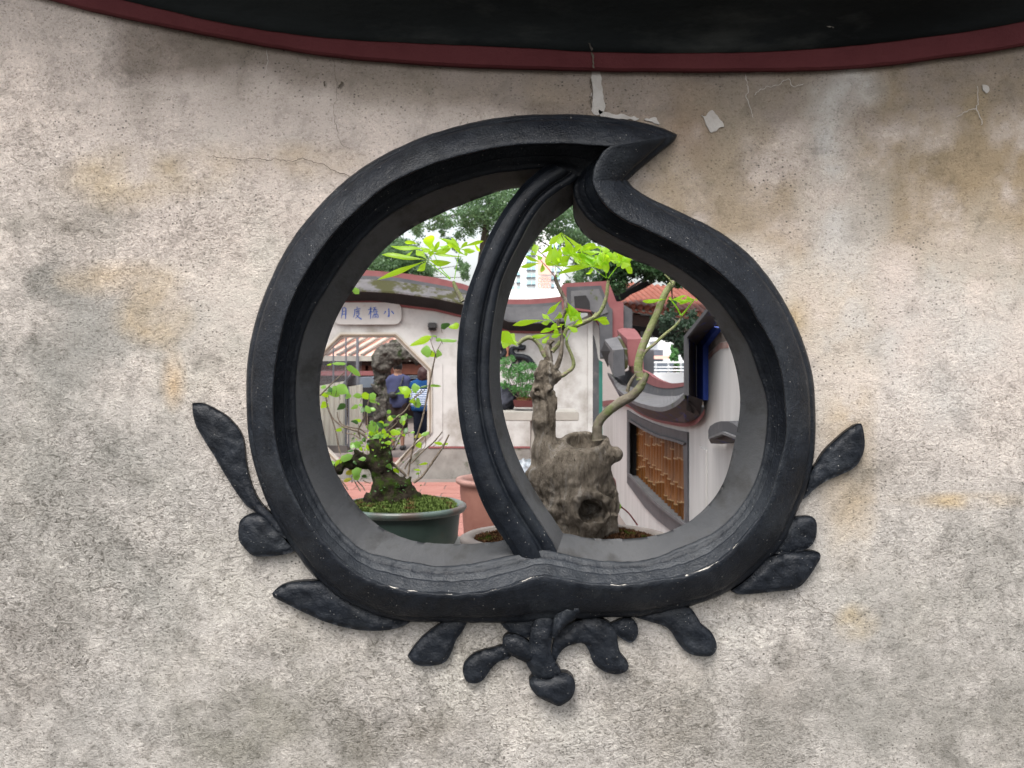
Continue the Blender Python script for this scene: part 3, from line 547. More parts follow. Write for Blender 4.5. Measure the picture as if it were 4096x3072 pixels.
strips('coping_rib', [cu('rb', YF), cu('rb', YF-.05), cu('db', YF-.06)], m_grey, fw, smooth=False)
ns_ = int(np.searchsorted(fx, 1960))
for sl, m_ in ((slice(0, ns_+1), m_moss), (slice(ns_, 90), m_greyr)): strips('coping_slope', [cu('db', YF-.06)[sl], cu('ev', YF-.34)[sl], cu('ev', YF-.345, 7)[sl], cu('ev', YF-.30, 10)[sl]], m_, fw, smooth=False)
strips('coping_soffit', [cu('ev', YF-.30, 10), cu('fb', YF-.06)], m_dark, fw, smooth=False)
strips('red_line', [cu('fb', YF-.06), cu('fb', YF-.03, 9), cu('fb', YF, 9)], m_redc, fw, smooth=False)
def octo(x0, x1, y0, y1, c, Y): return [P(*p, Y) for p in ((x0+c, y0), (x1-c, y0), (x1, y0+c), (x1, y1-c), (x1-c, y1), (x0+c, y1), (x0, y1-c), (x0, y0+c))]
top = [P(x, np.interp(x, hx, hh['fb'])-20, YF) for x in np.linspace(2262, 1000, 24)]
slab('wall_panel', [P(1000, 1786, YF), P(2400, 1786, YF), P(2400, 1240, YF)]+top, (0, .35, 0), m_white, fw, holes=[octo(1218, 1726, 1333, 1850, 142, YF)[::-1]] if False else ())
bpy.data.objects.remove(bpy.data.objects['wall_panel'])
oc = octo(1218, 1726, 1333, 1870, 142, YF)
zf = 0.0; left = P(600, 0, YF).x; right = P(2400, 0, YF).x
slab('wall_panel', [Vector((left, YF, 0)), Vector((right, YF, 0)), P(2400, 1240, YF)]+top+[P(600, 1180, YF)], (0, .35, 0), m_white, fw, holes=[oc])
# plinth, red line, surround mouldings
def plin(x0, x1): slab('plinth', [P(x0, 1913, YF-.02)+Vector((0, 0, -.01)), P(x1, 1913, YF-.02)+Vector((0, 0, -.01)), P(x1, 1794, YF-.02), P(x0, 1794, YF-.02)], (0, .018, 0), m_plinth, fw)
slab('plinth', [P(1605, 1916, YF-.02), P(2400, 1916, YF-.02), P(2400, 1794, YF-.02), P(1680, 1794, YF-.02), P(1605, 1868, YF-.02)], (0, .018, 0), m_plinth, fw)
slab('threshold', [P(1200, 1916, YF-.03), P(1605, 1916, YF-.03), P(1605, 1872, YF-.03), P(1200, 1872, YF-.03)], (0, .028, 0), m_plinth, fw)
slab('red_line', [P(1712, 1793, YF-.03), P(2400, 1793, YF-.03), P(2400, 1786, YF-.03), P(1712, 1786, YF-.03)], (0, .028, 0), m_redc, fw)
def oring(name, g0, g1, y, d, m):
    a = octo(1218-g0, 1726+g0, 1333-g0, 1870+g0, 142+g0*.59, YF-y); b = octo(1218-g1, 1726+g1, 1333-g1, 1870+g1, 142+g1*.59, YF-y); slab(name, b, (0, d, 0), m, fw, holes=[a])
m_trim = mat('stone_trim', (.60, .54, .46), (.74, .70, .64), 4, .85, .3, 40)
oring('door_moulding', -17, -9, .02, .10, m_trim); oring('door_moulding', -9, -4, .05, .13, mat('tan_groove', (.32, .25, .18), (.4, .33, .25), 8, .9, .2)); oring('door_moulding', -4, 3, .035, .03, m_trim); oring('door_surround', 3, 44, .012, .010, m_white)
# plaque with blue brush characters
def rrect(x0, x1, y0, y1, r, Y):
    o = []
    for cx_, cy_, a0 in ((x1-r, y0+r, -90), (x1-r, y1-r, 0), (x0+r, y1-r, 90), (x0+r, y0+r, 180)):
        for k in range(7): a = math.radians(a0+15*k); o.append(P(cx_+r*math.cos(a), cy_+r*math.sin(a), Y))
    return o
plq = thing('name_plaque', 'white rounded plaque with four blue Chinese characters above the octagonal doorway', 'plaque')
slab('board', rrect(1334, 1606, 1210, 1298, 30, YF-.06), (0, .056, 0), m_plaque, plq)
def brush(strokes):
    v = []; f = []
    for st in strokes:
        st = [tuple(map(float, p.split(','))) for p in st.split(';')]; st = [(1200+.3617*x, 1100+.3617*y, .3617*w_) for x, y, w_ in st]; s = smooth_line(st, 9)
        for i, (x, y, w_) in enumerate(s):
            x0, y0, _ = s[max(i-1, 0)]; x1, y1, _ = s[min(i+1, 8)]; dx, dy = x1-x0, y1-y0; l = math.hypot(dx, dy) or 1; nx_, ny_ = -dy/l*w_/2, dx/l*w_/2
            v += [P(x+nx_, y+ny_, YF-.064), P(x-nx_, y-ny_, YF-.064)]
            if i: k = len(v); f.append((k-4, k-3, k-1, k-2))
    return obj('character', v, f, m_ink, plq)
brush(['470,365,10;468,420,12;455,480,5', '468,368,9;505,362,12;506,420,13;502,490,8;492,480,3', '472,402,8;500,400,8', '470,436,8;502,432,8'])
brush(['628,352,12;636,368,8', '598,384,8;640,376,10;668,372,8', '606,386,10;604,430,11;588,470,4', '618,402,9;660,396,9', '630,392,8;630,420,8', '648,390,8;646,420,8', '620,424,8;656,420,9;640,452,10;612,480,5', '622,440,8;648,468,12;682,490,14'])
brush(['752,384,8;800,372,9', '780,354,12;782,420,12;780,484,8', '778,396,9;764,430,8;752,444,4', '786,396,8;798,414,6', '808,366,10;840,356,8', '806,386,9;852,378,9', '830,366,9;814,400,8;800,412,4', '832,388,8;860,408,8', '816,412,8;846,408,9;844,428,8;816,430,7', '808,442,9;806,478,7', '808,442,9;858,436,10;862,470,11;850,474,4', '822,454,8;844,452,8;842,466,7;822,468,6'])
brush(['980,368,13;984,420,15;982,462,15;968,452,4', '946,398,14;938,420,10;926,432,4', '1008,396,8;1024,412,14;1038,432,9'])
lb_ = thing('wall_light', 'small dark grey box fixed on the white wall right of the octagonal doorway', 'wall light')
box('housing', P(1711, 1313, YF-.16), P(1748, 1292, YF-.005), m_metal, lb_, .01); box('base', P(1714, 1321, YF-.13), P(1745, 1314, YF-.01), m_dark, lb_)
# black stucco relief of a gourd vine on the far wall
rl = thing('stucco_relief', 'black curling stucco relief on the white far wall behind the potted azalea', 'relief')
Q = lambda s, Y: [P(x, y, Y) for x, y in T('n5', s)]
tube('curl', Q('520,440;500,500;400,500;310,500;290,580;350,640;470,650;580,690;660,780;740,880', YF-.03), [.02, .035, .02, .03, .045, .045, .045, .05, .045, .03], m_black, rl, 10)
tube('curl', Q('20,440;110,470;170,560;120,650;20,690', YF-.03), [.04, .045, .045, .045, .04], m_black, rl, 10)
for s in ('370,680;310,790;240,920', '440,690;440,780;430,880', '480,440;440,480;400,560'): tube('tendril', Q(s, YF-.02), [.03, .022, .012], m_black, rl)
tube('orange_fruit', Q('210,450;205,540;205,640', YF-.02), [.03, .04, .03], mat('orange_paint', (.6, .25, .15), (.7, .33, .2), 9, .8, .1), rl)
# parapet pier with red edge, right of the wall
pier = thing('parapet_pier', 'stepped parapet pier with dull red edge and grey scroll panel on the far wall', 'wall pier')
SP = lambda n_, s, y, d, m: slab(n_, [P(*p, y) for p in T('s', s)], (0, d, 0), m, pier)
SP('red_edge', '2249,1245;2249,1141;2261,1133;2430,1124;2441,1142;2465,1205;2489,1208;2494,1217;2494,1350;2448,1350;2400,1300;2360,1245', 11.30, .45, m_redc)
SP('scroll_panel', '2267,1239;2267,1148;2404,1142;2437,1225;2450,1238;2450,1345;2400,1362;2396,1290;2362,1244', 11.26, .04, m_grey)
SP('inner_panel', '2284,1233;2284,1164;2396,1156;2420,1215;2432,1250;2400,1262;2364,1243', 11.235, .025, m_slope)
SP('underside_shade', '2296,1185;2343,1181;2358,1205;2361,1240;2300,1232', 11.225, .01, m_dark)  # proud dark plate painted as the shade under the coping, no recess
SP('red_line', '2300,1232;2361,1240;2366,1248;2300,1241', 11.22, .012, m_redc)
SP('side_band', '2494,1217;2529,1240;2529,1330;2494,1330', 11.34, .3, m_grey)
SP('lower_panel', '2400,1262;2450,1250;2450,1420;2400,1430', 11.25, .05, m_grey)
dk = thing('narrow_door', 'tall narrow dark door with pointed top and teal edge at the end of the far wall', 'door')
slab('leaf_panel', [P(*p, YF-.03) for p in T('s', '2372,1916;2372,1338;2378,1350;2387,1395;2392,1432;2396,1440;2396,1916')], (0, .026, 0), m_grey, dk)
slab('teal_edge', [P(*p, YF-.035) for p in T('s', '2396,1440;2410,1447;2410,1916;2396,1916')], (0, .031, 0), m_teal, dk)
pl_ = thing('pilaster', 'flat white pilaster strip between the far wall and the narrow dark door', 'pilaster')
box('shaft', P(2352, 1916, YF-.05), P(2370, 1250, YF-.004), m_white, pl_)

# ------------------------------------------------------------------ right side wall with bamboo window and swooping coping
X0 = 1.2
sw = thing('side_wall', 'white side wall with swooping grey and red coping and a bamboo-barred window', 'wall')
rl_ = [(2410,1625),(2440,1620),(2480,1622),(2515,1629),(2561,1660),(2624,1686),(2688,1700),(2730,1707),(2772,1703),(2797,1686),(2818,1656)]
def curve(pts, X, n=26): return [PX(x, y, X) for x, y in smooth_line(pts, n)]
topw = [PX(x, y-14, X0) for x, y in smooth_line(rl_, 26)]
near = [PX(2812, 1600, X0), PX(2812, 1385, X0), PX(2900, 1270, X0), Vector((X0, 3.6, 2.6)), Vector((X0, 1.56, 2.6))]
y_far = topw[0].y
ywin = [PX(x, y, X0) for x, y in [(2512,1677),(2561,1715),(2603,1732),(2666,1757),(2736,1768)]]
zs_ = .54; win = [Vector((X0, ywin[0].y, zs_))]+ywin+[Vector((X0, ywin[-1].y, zs_))]
slab('wall_panel', [Vector((X0, y_far, 0))]+topw+near+[Vector((X0, 1.56, 0))], (.3, 0, 0), m_whitec, sw, holes=[win])
def wring(g0, g1, X, d, m, name):
    def off(g):
        c = sum((p for p in win), Vector())/len(win); o = []
        for p in win: o.append(Vector((X, p.y+(g if p.y > c.y else -g), p.z+(g if p.z > c.z else -g))))
        return o
    slab(name, off(g1), (d, 0, 0), m, sw, holes=[off(g0)])
m_wf = mat('grey_window_frame', (.10, .10, .11), (.15, .15, .16), 8, .7, .3, 50, c3=(.25, .24, .24), t3=(.66, .74), s3=20)
def wp(name, q, X, d, m): slab(name, [PX(x, y, X) for x, y in T('o', q)], (d, 0, 0), m, sw)
wp('window_frame', '1160,552;1250,607;1350,652;1450,687;1550,712;1636,728;1602,828;1540,802;1400,767;1300,717;1220,667;1165,632', X0-.012, .011, m_wf)
wp('window_frame', '1165,618;1220,652;1300,702;1400,750;1540,786;1612,812;1602,830;1540,806;1400,771;1300,721;1220,671;1165,636', X0-.03, .017, m_slope)
wp('window_frame', '1604,826;1636,728;1636,1452;1614,1440', X0-.014, .013, m_wf)
wp('window_frame', '1160,552;1174,640;1174,1066;1160,1128', X0-.014, .013, m_wf)
wp('window_frame', '1160,1060;1180,1068;1280,1192;1380,1292;1480,1376;1616,1474;1616,1560;1500,1502;1400,1424;1300,1322;1220,1212;1160,1128', X0-.013, .012, m_wf)
wp('window_frame', '1160,1052;1180,1060;1280,1176;1380,1274;1480,1356;1616,1452;1616,1478;1480,1380;1380,1298;1280,1200;1180,1084;1160,1070', X0-.032, .018, m_slope)
wsl = slab('window_sill', [Vector((X0+.0, ywin[0].y-.001, zs_-.08)), Vector((X0+.3, ywin[0].y-.001, zs_-.08)), Vector((X0+.3, ywin[0].y-.001, zs_+.006)), Vector((X0+.0, ywin[0].y-.001, zs_+.003))], (0, ywin[-1].y-ywin[0].y+.002, 0), mat('pale_grey_sill', (.20, .20, .205), (.27, .27, .275), 8, .8, .3, 50), sw)
box('window_jamb', (X0+.002, ywin[0].y-.03, zs_), (X0+.3, ywin[0].y-.002, 1.125), m_dark, sw)
box('window_back', (X0+.2, ywin[-1].y-.05, zs_-.02), (X0+.26, ywin[0].y+.05, 1.4), m_dark, sw)
bv = []; nb = 20; yb0, yb1 = ywin[-1].y+.04, ywin[0].y-.05
def pole_mesh():
    zs = sorted([random.uniform(.04, .16), random.uniform(.2, .33), random.uniform(.38, .52)]); pr = [(.052, 0)]; nd = []
    for z_ in zs: pr += [(.05, z_-.012)]; nd.append(len(pr)); pr += [(.056, z_-.005), (.056, z_+.005), (.05, z_+.012)]
    pr.append((.05, .60)); seg = 10; v = []; f = []
    for r, z in pr:
        for k in range(seg): a = 2*math.pi*k/seg; v.append((r*math.cos(a), r*math.sin(a), z))
    for i in range(len(pr)-1):
        for k in range(seg): l = (k+1) % seg; f.append((i*seg+k, i*seg+l, i*seg+seg+l, i*seg+seg+k))
    me = bpy.data.meshes.new('bamboo_pole'); me.from_pydata(v, [], f); me.materials.append(m_bamboo); me.materials.append(m_node); me.polygons.foreach_set('use_smooth', [True]*len(f)); me.polygons.foreach_set('material_index', [1 if k//seg in nd else 0 for k in range(len(f))]); return me
m_node = mat('pale_bamboo_node', (.42, .26, .12), (.55, .38, .2), 9, .4, 0)
pms = [pole_mesh() for _ in range(7)]
for k in range(nb):
    o = bpy.data.objects.new('bamboo_pole', pms[k*3 % 7]); C.objects.link(o); o.parent = sw; o.location = (X0+.13, yb0+(yb1-yb0)*k/(nb-1), zs_+.006); o.rotation_euler.z = random.random()*6
# coping of the side wall
e_ = [(2430,1490),(2451,1513),(2470,1555),(2530,1600),(2586,1620),(2637,1629),(2671,1622),(2709,1601),(2738,1572)]
t_ = [(2453,1500),(2475,1510),(2510,1538),(2560,1562),(2600,1575),(2645,1583),(2690,1584),(2715,1582),(2738,1570)]
rb_ = T('g','455,1330;520,1370;600,1430;660,1470;720,1500;800,1522;900,1530;1000,1520;1070,1505'); rt_ = T('g','455,1268;520,1290;600,1325;660,1355;720,1400;800,1440;880,1465;960,1475;1070,1465')
strips('coping_slope', [curve(t_, 1.3), curve(e_, 1.02), [p+Vector((.003, 0, -.03)) for p in curve(e_, 1.02)]], m_slope, sw, smooth=False)
strips('coping_side', [curve(rb_, 1.31), curve(t_, 1.3)], m_grey, sw, smooth=False)
strips('ridge_band', [[p+Vector((.05, 0, -.01)) for p in curve(rt_, 1.31)], curve(rt_, 1.305), curve(rb_, 1.305)], m_redc, sw, smooth=False)
rlt = [(x, y-20) for x, y in rl_]
es = [p+Vector((.003, 0, -.03)) for p in curve(e_, 1.02)]
strips('coping_soffit', [es, curve([(2480,1590),(2500,1610),(2540,1640),(2590,1668),(2640,1682),(2690,1690),(2740,1694),(2780,1680),(2805,1650)], 1.17)], m_brownsof, sw, smooth=False)
strips('red_line', [curve(rlt, 1.165), curve(rl_, 1.165), curve(rl_, 1.2)], m_redc, sw, smooth=False)
# coping that rises steeply at the near end of the swoop
def pv(s, xs): return [PX(a, b, X) for (a, b), X in zip(T('s', s), xs)]
slab('rising_coping_edge', pv('2735,1580;2735,1345;2821,1238;2836,1238;2747,1350;2747,1582', [1.02]*6), (.012, .0, 0), m_grey, sw)
strips('rising_coping_soffit', [pv('2746,1640;2746,1350;2845,1232', [1.035]*3), pv('2787,1660;2787,1384;2880,1280', [1.17]*3)], m_brownsof, sw, smooth=False)
slab('blue_fascia', pv('2786,1600;2786,1380;2848,1306;2870,1312;2812,1386;2812,1600', [1.165]*6), (.033, 0, 0), m_blue, sw)
hull('coping_lower_cap', pv('2700,1610;2738,1572;2812,1600;2800,1660;2740,1690;2690,1680', [1.05,1.03,1.16,1.16,1.12,1.12])+pv('2738,1575;2812,1602', [1.2,1.2]), m_brownsof, sw)
slab('painted_scroll', [PX(x, y, X0-.004) for x, y in T('n4','1650,1540;1640,1470;1760,1340;1900,1200;2040,1180;2046,1290;1900,1310;1780,1400;1700,1500')], (.003, 0, 0), mat('faded_red_scroll', (.36, .18, .16), (.55, .45, .42), 14, .9, .2), sw)
slab('soot_stain', [PX(x, y, X0-.003) for x, y in T('n4','1610,1500;1600,1300;1700,1080;1850,1000;1990,1040;2040,1170;1900,1190;1750,1330;1640,1460')], (.002, 0, 0), mat('soot_stain', (.10, .08, .07), (.42, .37, .34), 13, .9, .2), sw)
box('pilaster_strip', (X0-.012, 4.88, 0), (X0-.001, 5.06, 1.2), m_whitec, sw)
# blocks at the far end of the coping
hull('coping_end', [P(2451,1400,8.5), P(2495,1396,8.5), P(2499,1497,8.5), P(2453,1506,8.5), P(2419,1358,9.3), P(2469,1347,9.3), P(2425,1430,9.3), P(2470,1430,9.3)], m_slope, sw)
hull('coping_end_underside', [P(2402,1405,9.4), P(2420,1362,9.35), P(2450,1404,8.6), P(2440,1445,9.0), P(2432,1470,9.2)], m_dark, sw)  # near-black underside block of the coping end
hull('coping_end_face', [P(2452,1402,8.49), P(2496,1398,8.49), P(2500,1500,8.49), P(2454,1508,8.49), P(2452,1402,8.48), P(2500,1500,8.48)], m_grey, sw)
hull('mossy_rib', [P(2470,1345,9.2), P(2478,1338,9.3), P(2510,1400,8.6), P(2511,1470,8.6), P(2500,1480,8.6), P(2498,1398,8.6)], m_moss, sw)
hull('red_hump', [P(2509,1357,8.7), P(2567,1356,8.7), P(2576,1485,8.7), P(2513,1462,8.7), P(2468,1320,9.6), P(2482,1314,9.6), P(2496,1312,9.6), P(2538,1315,9.6), P(2552,1330,9.3), P(2478,1400,9.6), P(2500,1333,9.2)], m_redc, sw)
hull('grey_block', [P(2574,1401,9), P(2616,1404,9), P(2616,1496,9), P(2574,1490,9), P(2580,1396,9.4), P(2614,1398,9.4)], m_grey, sw)
# small hooded scroll on the near part
hd = thing('hood_moulding', 'grey arched hood moulding projecting from the near white side wall at the right', 'moulding')
arch = T('h','1145,600;1143,530;1160,485;1205,455;1260,438;1330,440;1385,462;1440,505;1460,540;1420,600;1340,560;1275,538;1200,570')
slab('hood_face', [PX(x, y, 1.08) for x, y in arch], (.115, .03, 0), m_grey, hd)
slab('hood_rim', [PX(x, y, 1.06) for x, y in T('h','1143,608;1150,588;1275,538;1410,592;1410,612;1275,562')], (.13, .03, 0), m_slope, hd)
hull('hood_underside', [PX(x, y, X) for (x, y), X in zip(T('h','1150,612;1275,562;1405,612;1170,650;1270,655;1390,645'), (1.1,1.1,1.1,1.19,1.19,1.19))], m_brownsof, hd)

# ------------------------------------------------------------------ things beyond the octagonal doorway
# tiled roof building
bd = thing('temple_hall', 'low hall with pink orange tiled roof and dark timber eaves seen through the doorway', 'building')
R0, R1 = P(1180, 1428, 20), P(1760, 1428, 20); up = Vector((-.25, 3.2, 1.3))
slab('roof_deck', [R0, R1, R1+up*1.1, R0+up*1.1], (0, 0, -.08), m_roof, bd)
nr = 12
for k in range(nr):
    a = R0+(R1-R0)*(k+.5)/nr; d = Vector((1.5, 3.0, 1.3)); tube('roof_ridge_roll', [a+Vector((0, 0, .05)), a+d*.5+Vector((0, 0, .05)), a+d+Vector((0, 0, .05))], .04, m_mortar, bd, 7, 4)
box('eave_course', R0+Vector((0, -.06, -.1)), R1+Vector((0, .02, .03)), m_mortar, bd)
box('lintel', P(1180, 1462, 20.2), P(1800, 1436, 20.6), m_timber, bd); box('red_beam', P(1500, 1497, 20.1), P(1800, 1456, 20.4), m_redwood, bd); box('red_beam', P(1180, 1490, 20.3), P(1500, 1456, 20.5), m_redwood, bd)
box('back_wall', Vector((P(1100,0,23).x, 23, 0)), P(1860, 1400, 23.2), m_timber, bd)
for x in (1250, 1462, 1690): box('column', Vector((P(x, 0, 20.3).x, 20.3, 0)), P(x+16, 1460, 20.5), m_timber, bd)
box('rail', P(1620, 1534, 19.5), P(1740, 1524, 19.6), m_pale, bd); box('rail', P(1620, 1514, 19.5), P(1740, 1510, 19.55), m_slate, bd); box('rail', P(1620, 1506, 19.5), P(1740, 1502, 19.55), m_slate, bd)
lw = thing('low_red_rail', 'dull red horizontal rail between the wire fence and the rock pillar', 'rail'); box('bar', P(1200, 1502, 18), P(1500, 1484, 18.1), m_redc, lw)
sp = thing('slate_canopy', 'slate blue grey canopy panel between the wire fence and the rock pillar', 'canopy')
slab('panel', [P(*p, 17) for p in T('n1','700,1020;1005,1010;1000,1080;960,1190;700,1200')], (0, .6, .0), m_slate, sp)
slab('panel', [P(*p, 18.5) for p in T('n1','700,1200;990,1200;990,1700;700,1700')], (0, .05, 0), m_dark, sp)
# fence: cream corrugated sheets below, wire mesh above
fc = thing('wire_fence', 'cream corrugated sheet fence with grey wire mesh and posts, seen through the doorway', 'fence')
def corr(x0, x1, yt0, yt1, yb, Y):
    a = P(x0, 0, Y).x; b = P(x1, 0, Y).x; n = int((b-a)/.02); v = []; f = []
    for i in range(n+1):
        t = i/n; x = a+(b-a)*t; y = Y+.008*(1 if (i//2) % 2 else -1); zt_ = P(0, yt0+(yt1-yt0)*t, Y).z; zb_ = P(0, yb, Y).z; v += [(x, y, zb_), (x, y, zt_)]
        if i: f.append((2*i-2, 2*i, 2*i+1, 2*i-1))
    o = obj('corrugated_sheet', v, f, m_panel, fc); return o
corr(1230, 1389, 1552, 1522, 1785, 13); corr(1398, 1450, 1546, 1537, 1785, 12.9)
for x0, x1, yt, yb, Y in ((1380, 1387, 1350, 1790, 12.95), (1424, 1436, 1350, 1548, 12.95), (1330, 1337, 1380, 1530, 13.1), (1392, 1398, 1545, 1790, 12.9)):
    box('post', P(x0, yb, Y), P(x1, yt, Y+.04), m_post, fc)
ps = []
for k in range(40):
    x = 1240+k*5.2; a = P(x, 1540, 13.05); b = P(x+3, 1385 if x < 1330 else 1350, 13.05); ps.append(tube_data([a, b], [.0022]*2, 3, 2))
for k in range(30): y = 1380+k*5.4; ps.append(tube_data([P(1240, y, 13.05), P(1440, y, 13.05)], [.0022]*2, 3, 2))
tag(merged('wire_mesh', ps, m_post, fc), kind='stuff')
tube('brace', [P(1355, 1560, 13), P(1410, 1490, 13)], .02, m_post, fc, 6); box('base_kerb', P(1230, 1812, 12.9), P(1403, 1775, 13.2), m_plinth, fc)
tree('thin leafy branches in front of the pink roof, seen through the doorway', [(1455,1360,16,12),(1470,1385,14,16),(1500,1372,20,12),(1510,1390,12,10),(1400,1370,20,14),(1465,1400,10,10)], (1405, [(1405,1450),(1420,1400),(1440,1365)]), 16, 420, m_fol2, .085, .2, 8) if False else None
# rock pillar
rk = thing('rock_pillar', 'tall craggy dark grey scholar rock arch with moss beside the two visitors', 'rock')
def frock(G):
    A = lambda x, y: P(*T('n1', f'{x},{y}')[0], 13.8); pts = [(1120,2300,.16),(1140,1900,.14),(1130,1500,.125),(1120,1200,.12),(1140,1000,.13),(1150,850,.15),(1180,700,.17),(1210,600,.18),(1380,500,.13)]
    D = None
    for (x, y, r), (x2, y2, r2) in zip(pts, pts[1:]): c = cap(G, A(x, y), A(x2, y2), r*.95, r2*.95); D = c if D is None else smin(D, c, .05)
    for (x, y, r), (x2, y2, r2) in (((1300,580,.17),(1560,570,.13)), ((1560,570,.13),(1760,660,.10)), ((1760,660,.10),(2100,700,.10)), ((1300,640,.12),(1360,720,.10))): D = smin(D, cap(G, A(x, y), A(x2, y2), r, r2), .05)
    D = D+.075*fbm(*G, 5.5, 2, 4)+.05*np.abs(vn(*G, 13, 4))-.02; return D
lo = P(1270+.226*960, 1280+.226*2400, 13.8); hi = P(1270+.226*2250, 1280+.226*340, 13.8)
sdf('rock', frock, (lo.x-.3, 13.1, 0.0), (hi.x+.2, 14.5, hi.z+.3), .026, m_rock, rk)
# kerb beyond the doorway
kb = thing('low_kerb', 'low mossy stone kerb behind the visitors feet', 'kerb'); box('stone', P(1440, 1792, 16.2)+Vector((0,0,-.15)), P(1680, 1780, 16.6), m_plinth, kb, .02)

# people, seen from behind
def person(label, X, Y, k, woman):
    t = thing('person', label, 'person'); z = lambda s: s*k
    def body(G):
        D = ell(G, (X, Y-.01, z(1.545)), (.078, .095, .115)); D = smin(D, cap(G, (X, Y, z(1.46)), (X, Y, z(1.36)), .052, .06), .03)
        for s in (-1, 1):
            D = smin(D, cap(G, (X+s*.03, Y, z(1.36)), (X+s*.165, Y, z(1.335)), .06, .055), .05)
            el_ = (X+s*.215, Y+(.02 if s > 0 else .06), z(1.06)); ha = (X+s*.20, Y+.10, z(.84)) if s > 0 else (X+s*.12, Y+.24, z(1.05))
            D = smin(D, cap(G, (X+s*.17, Y, z(1.32)), el_, .05, .038), .03); D = smin(D, cap(G, el_, ha, .036, .026), .02); D = smin(D, ell(G, (ha[0], ha[1], ha[2]-.05), (.022, .04, .06)), .02)
            D = smin(D, cap(G, (X+s*.085, Y, z(.88)), (X+s*.09, Y+.01, z(.48)), .085, .055), .04); D = smin(D, cap(G, (X+s*.09, Y+.01, z(.48)), (X+s*.09, Y-.01, z(.09)), .055, .036), .02)
            D = smin(D, cap(G, (X+s*.09, Y-.03, z(.045)), (X+s*.10, Y+.13, z(.035)), .04, .035), .02); D = smin(D, ell(G, (X+s*.082, Y-.01, z(1.54)), (.012, .02, .03)), .008)
        D = smin(D, ell(G, (X, Y, z(1.15)), (.165, .105, .24)), .06); return smin(D, ell(G, (X, Y, z(.93)), (.165, .115, .14)), .06)
    sdf('body', body, (X-.3, Y-.2, 0), (X+.3, Y+.35, z(1.68)), .018, m_skin, t)
    inf = .045 if woman else .03
    def shirt(G):
        D = smin(ell(G, (X, Y, z(1.16)), (.165, .11, .25)), ell(G, (X, Y, z(.90)), (.17+.02*woman, .13, .20)), .10)
        for s in (-1, 1): D = smin(D, cap(G, (X+s*.05, Y, z(1.345)), (X+s*.165, Y, z(1.32)), .062, .056), .06); D = smin(D, cap(G, (X+s*.17, Y, z(1.31)), (X+s*.212, Y+.02, z(1.12)), .052, .052), .04)
        D = D-inf*.6+.006*vn(*G, 14, 3); D = np.maximum(D, z(.80)-G[2]); D = np.maximum(D, -(cap(G, (X, Y, z(1.37)), (X, Y, z(1.5)), .07, .09))); return D
    if woman:
        yk = z(1.25); hem = z(.90)
        sdf('blouse_yoke', lambda G: np.maximum(shirt(G), yk-G[2]), (X-.33, Y-.2, yk-.1), (X+.33, Y+.25, z(1.42)), .018, m_teals, t)
        sdf('striped_blouse', lambda G: np.maximum(np.maximum(shirt(G), G[2]-yk), hem-G[2]), (X-.33, Y-.2, hem-.1), (X+.33, Y+.25, yk+.05), .018, m_stripe, t)
        sdf('blouse_hem', lambda G: np.maximum(shirt(G), G[2]-hem), (X-.33, Y-.2, z(.7)), (X+.33, Y+.25, hem+.05), .018, m_teals, t)
    else: sdf('shirt', shirt, (X-.33, Y-.2, z(.7)), (X+.33, Y+.25, z(1.42)), .018, m_shirt, t)
    kn = .10 if woman else .42
    def legs(G):
        D = ell(G, (X, Y, z(.90)), (.18, .13, .14))
        for s in (-1, 1): D = smin(D, cap(G, (X+s*.085, Y, z(.85)), (X+s*.095, Y, z(kn)), .10, .062 if woman else .085), .04)
        return np.maximum(D-.012+.005*vn(*G, 12, 8), z(kn)-G[2])
    sdf('trousers' if woman else 'shorts', legs, (X-.3, Y-.25, z(kn)-.05), (X+.3, Y+.25, z(1.05)), .018, m_navy if woman else m_short, t)
    def hair(G):
        if woman: D = smin(ell(G, (X, Y-.02, z(1.56)), (.105, .115, .12)), ell(G, (X, Y-.05, z(1.47)), (.10, .07, .09)), .04)
        else: D = ell(G, (X, Y-.012, z(1.575)), (.088, .105, .105)); D = np.maximum(D, z(1.50)-G[2]-(Y-G[1])*.1)
        return np.maximum(D+.006*vn(*G, 40, 1), (G[1]-Y-.05))
    sdf('hair', hair, (X-.15, Y-.17, z(1.3)), (X+.15, Y+.15, z(1.72)), .011, m_hair2 if woman else m_hair, t)
    for s in (-1, 1):
        sdf('shoe', lambda G, s=s: np.maximum(cap(G, (X+s*.09, Y-.04, z(.045)), (X+s*.10, Y+.14, z(.04)), .052, .045), -G[2]), (X+s*.09-.1, Y-.12, 0), (X+s*.09+.1, Y+.24, z(.12)), .014, m_metal, t)
    return t
mn = person('man seen from behind in indigo T-shirt and dark shorts with a black pouch', -2.152, 15, 1.0, False)
wm = person('woman seen from behind with short reddish brown hair in a blue and white striped blouse', -1.66, 14.9, .93, True)
tube('strap', [P(*p, 15-.155+o_) for (x_, y_, o_), p in [((a, b, c), T('n1', f'{a},{b}')[0]) for a, b, c in ((1520,1000,.09),(1480,1120,.0),(1420,1220,-.02),(1350,1320,-.01))]], .014, m_metal, mn, 6)
sdf('waist_pouch', lambda G: ell(G, (P(1571, 0, 14.8).x, 14.82, P(0, 1581, 14.8).z), (.085, .05, .065)), (-2.4, 14.7, .9), (-2.0, 14.95, 1.2), .014, m_metal, mn)

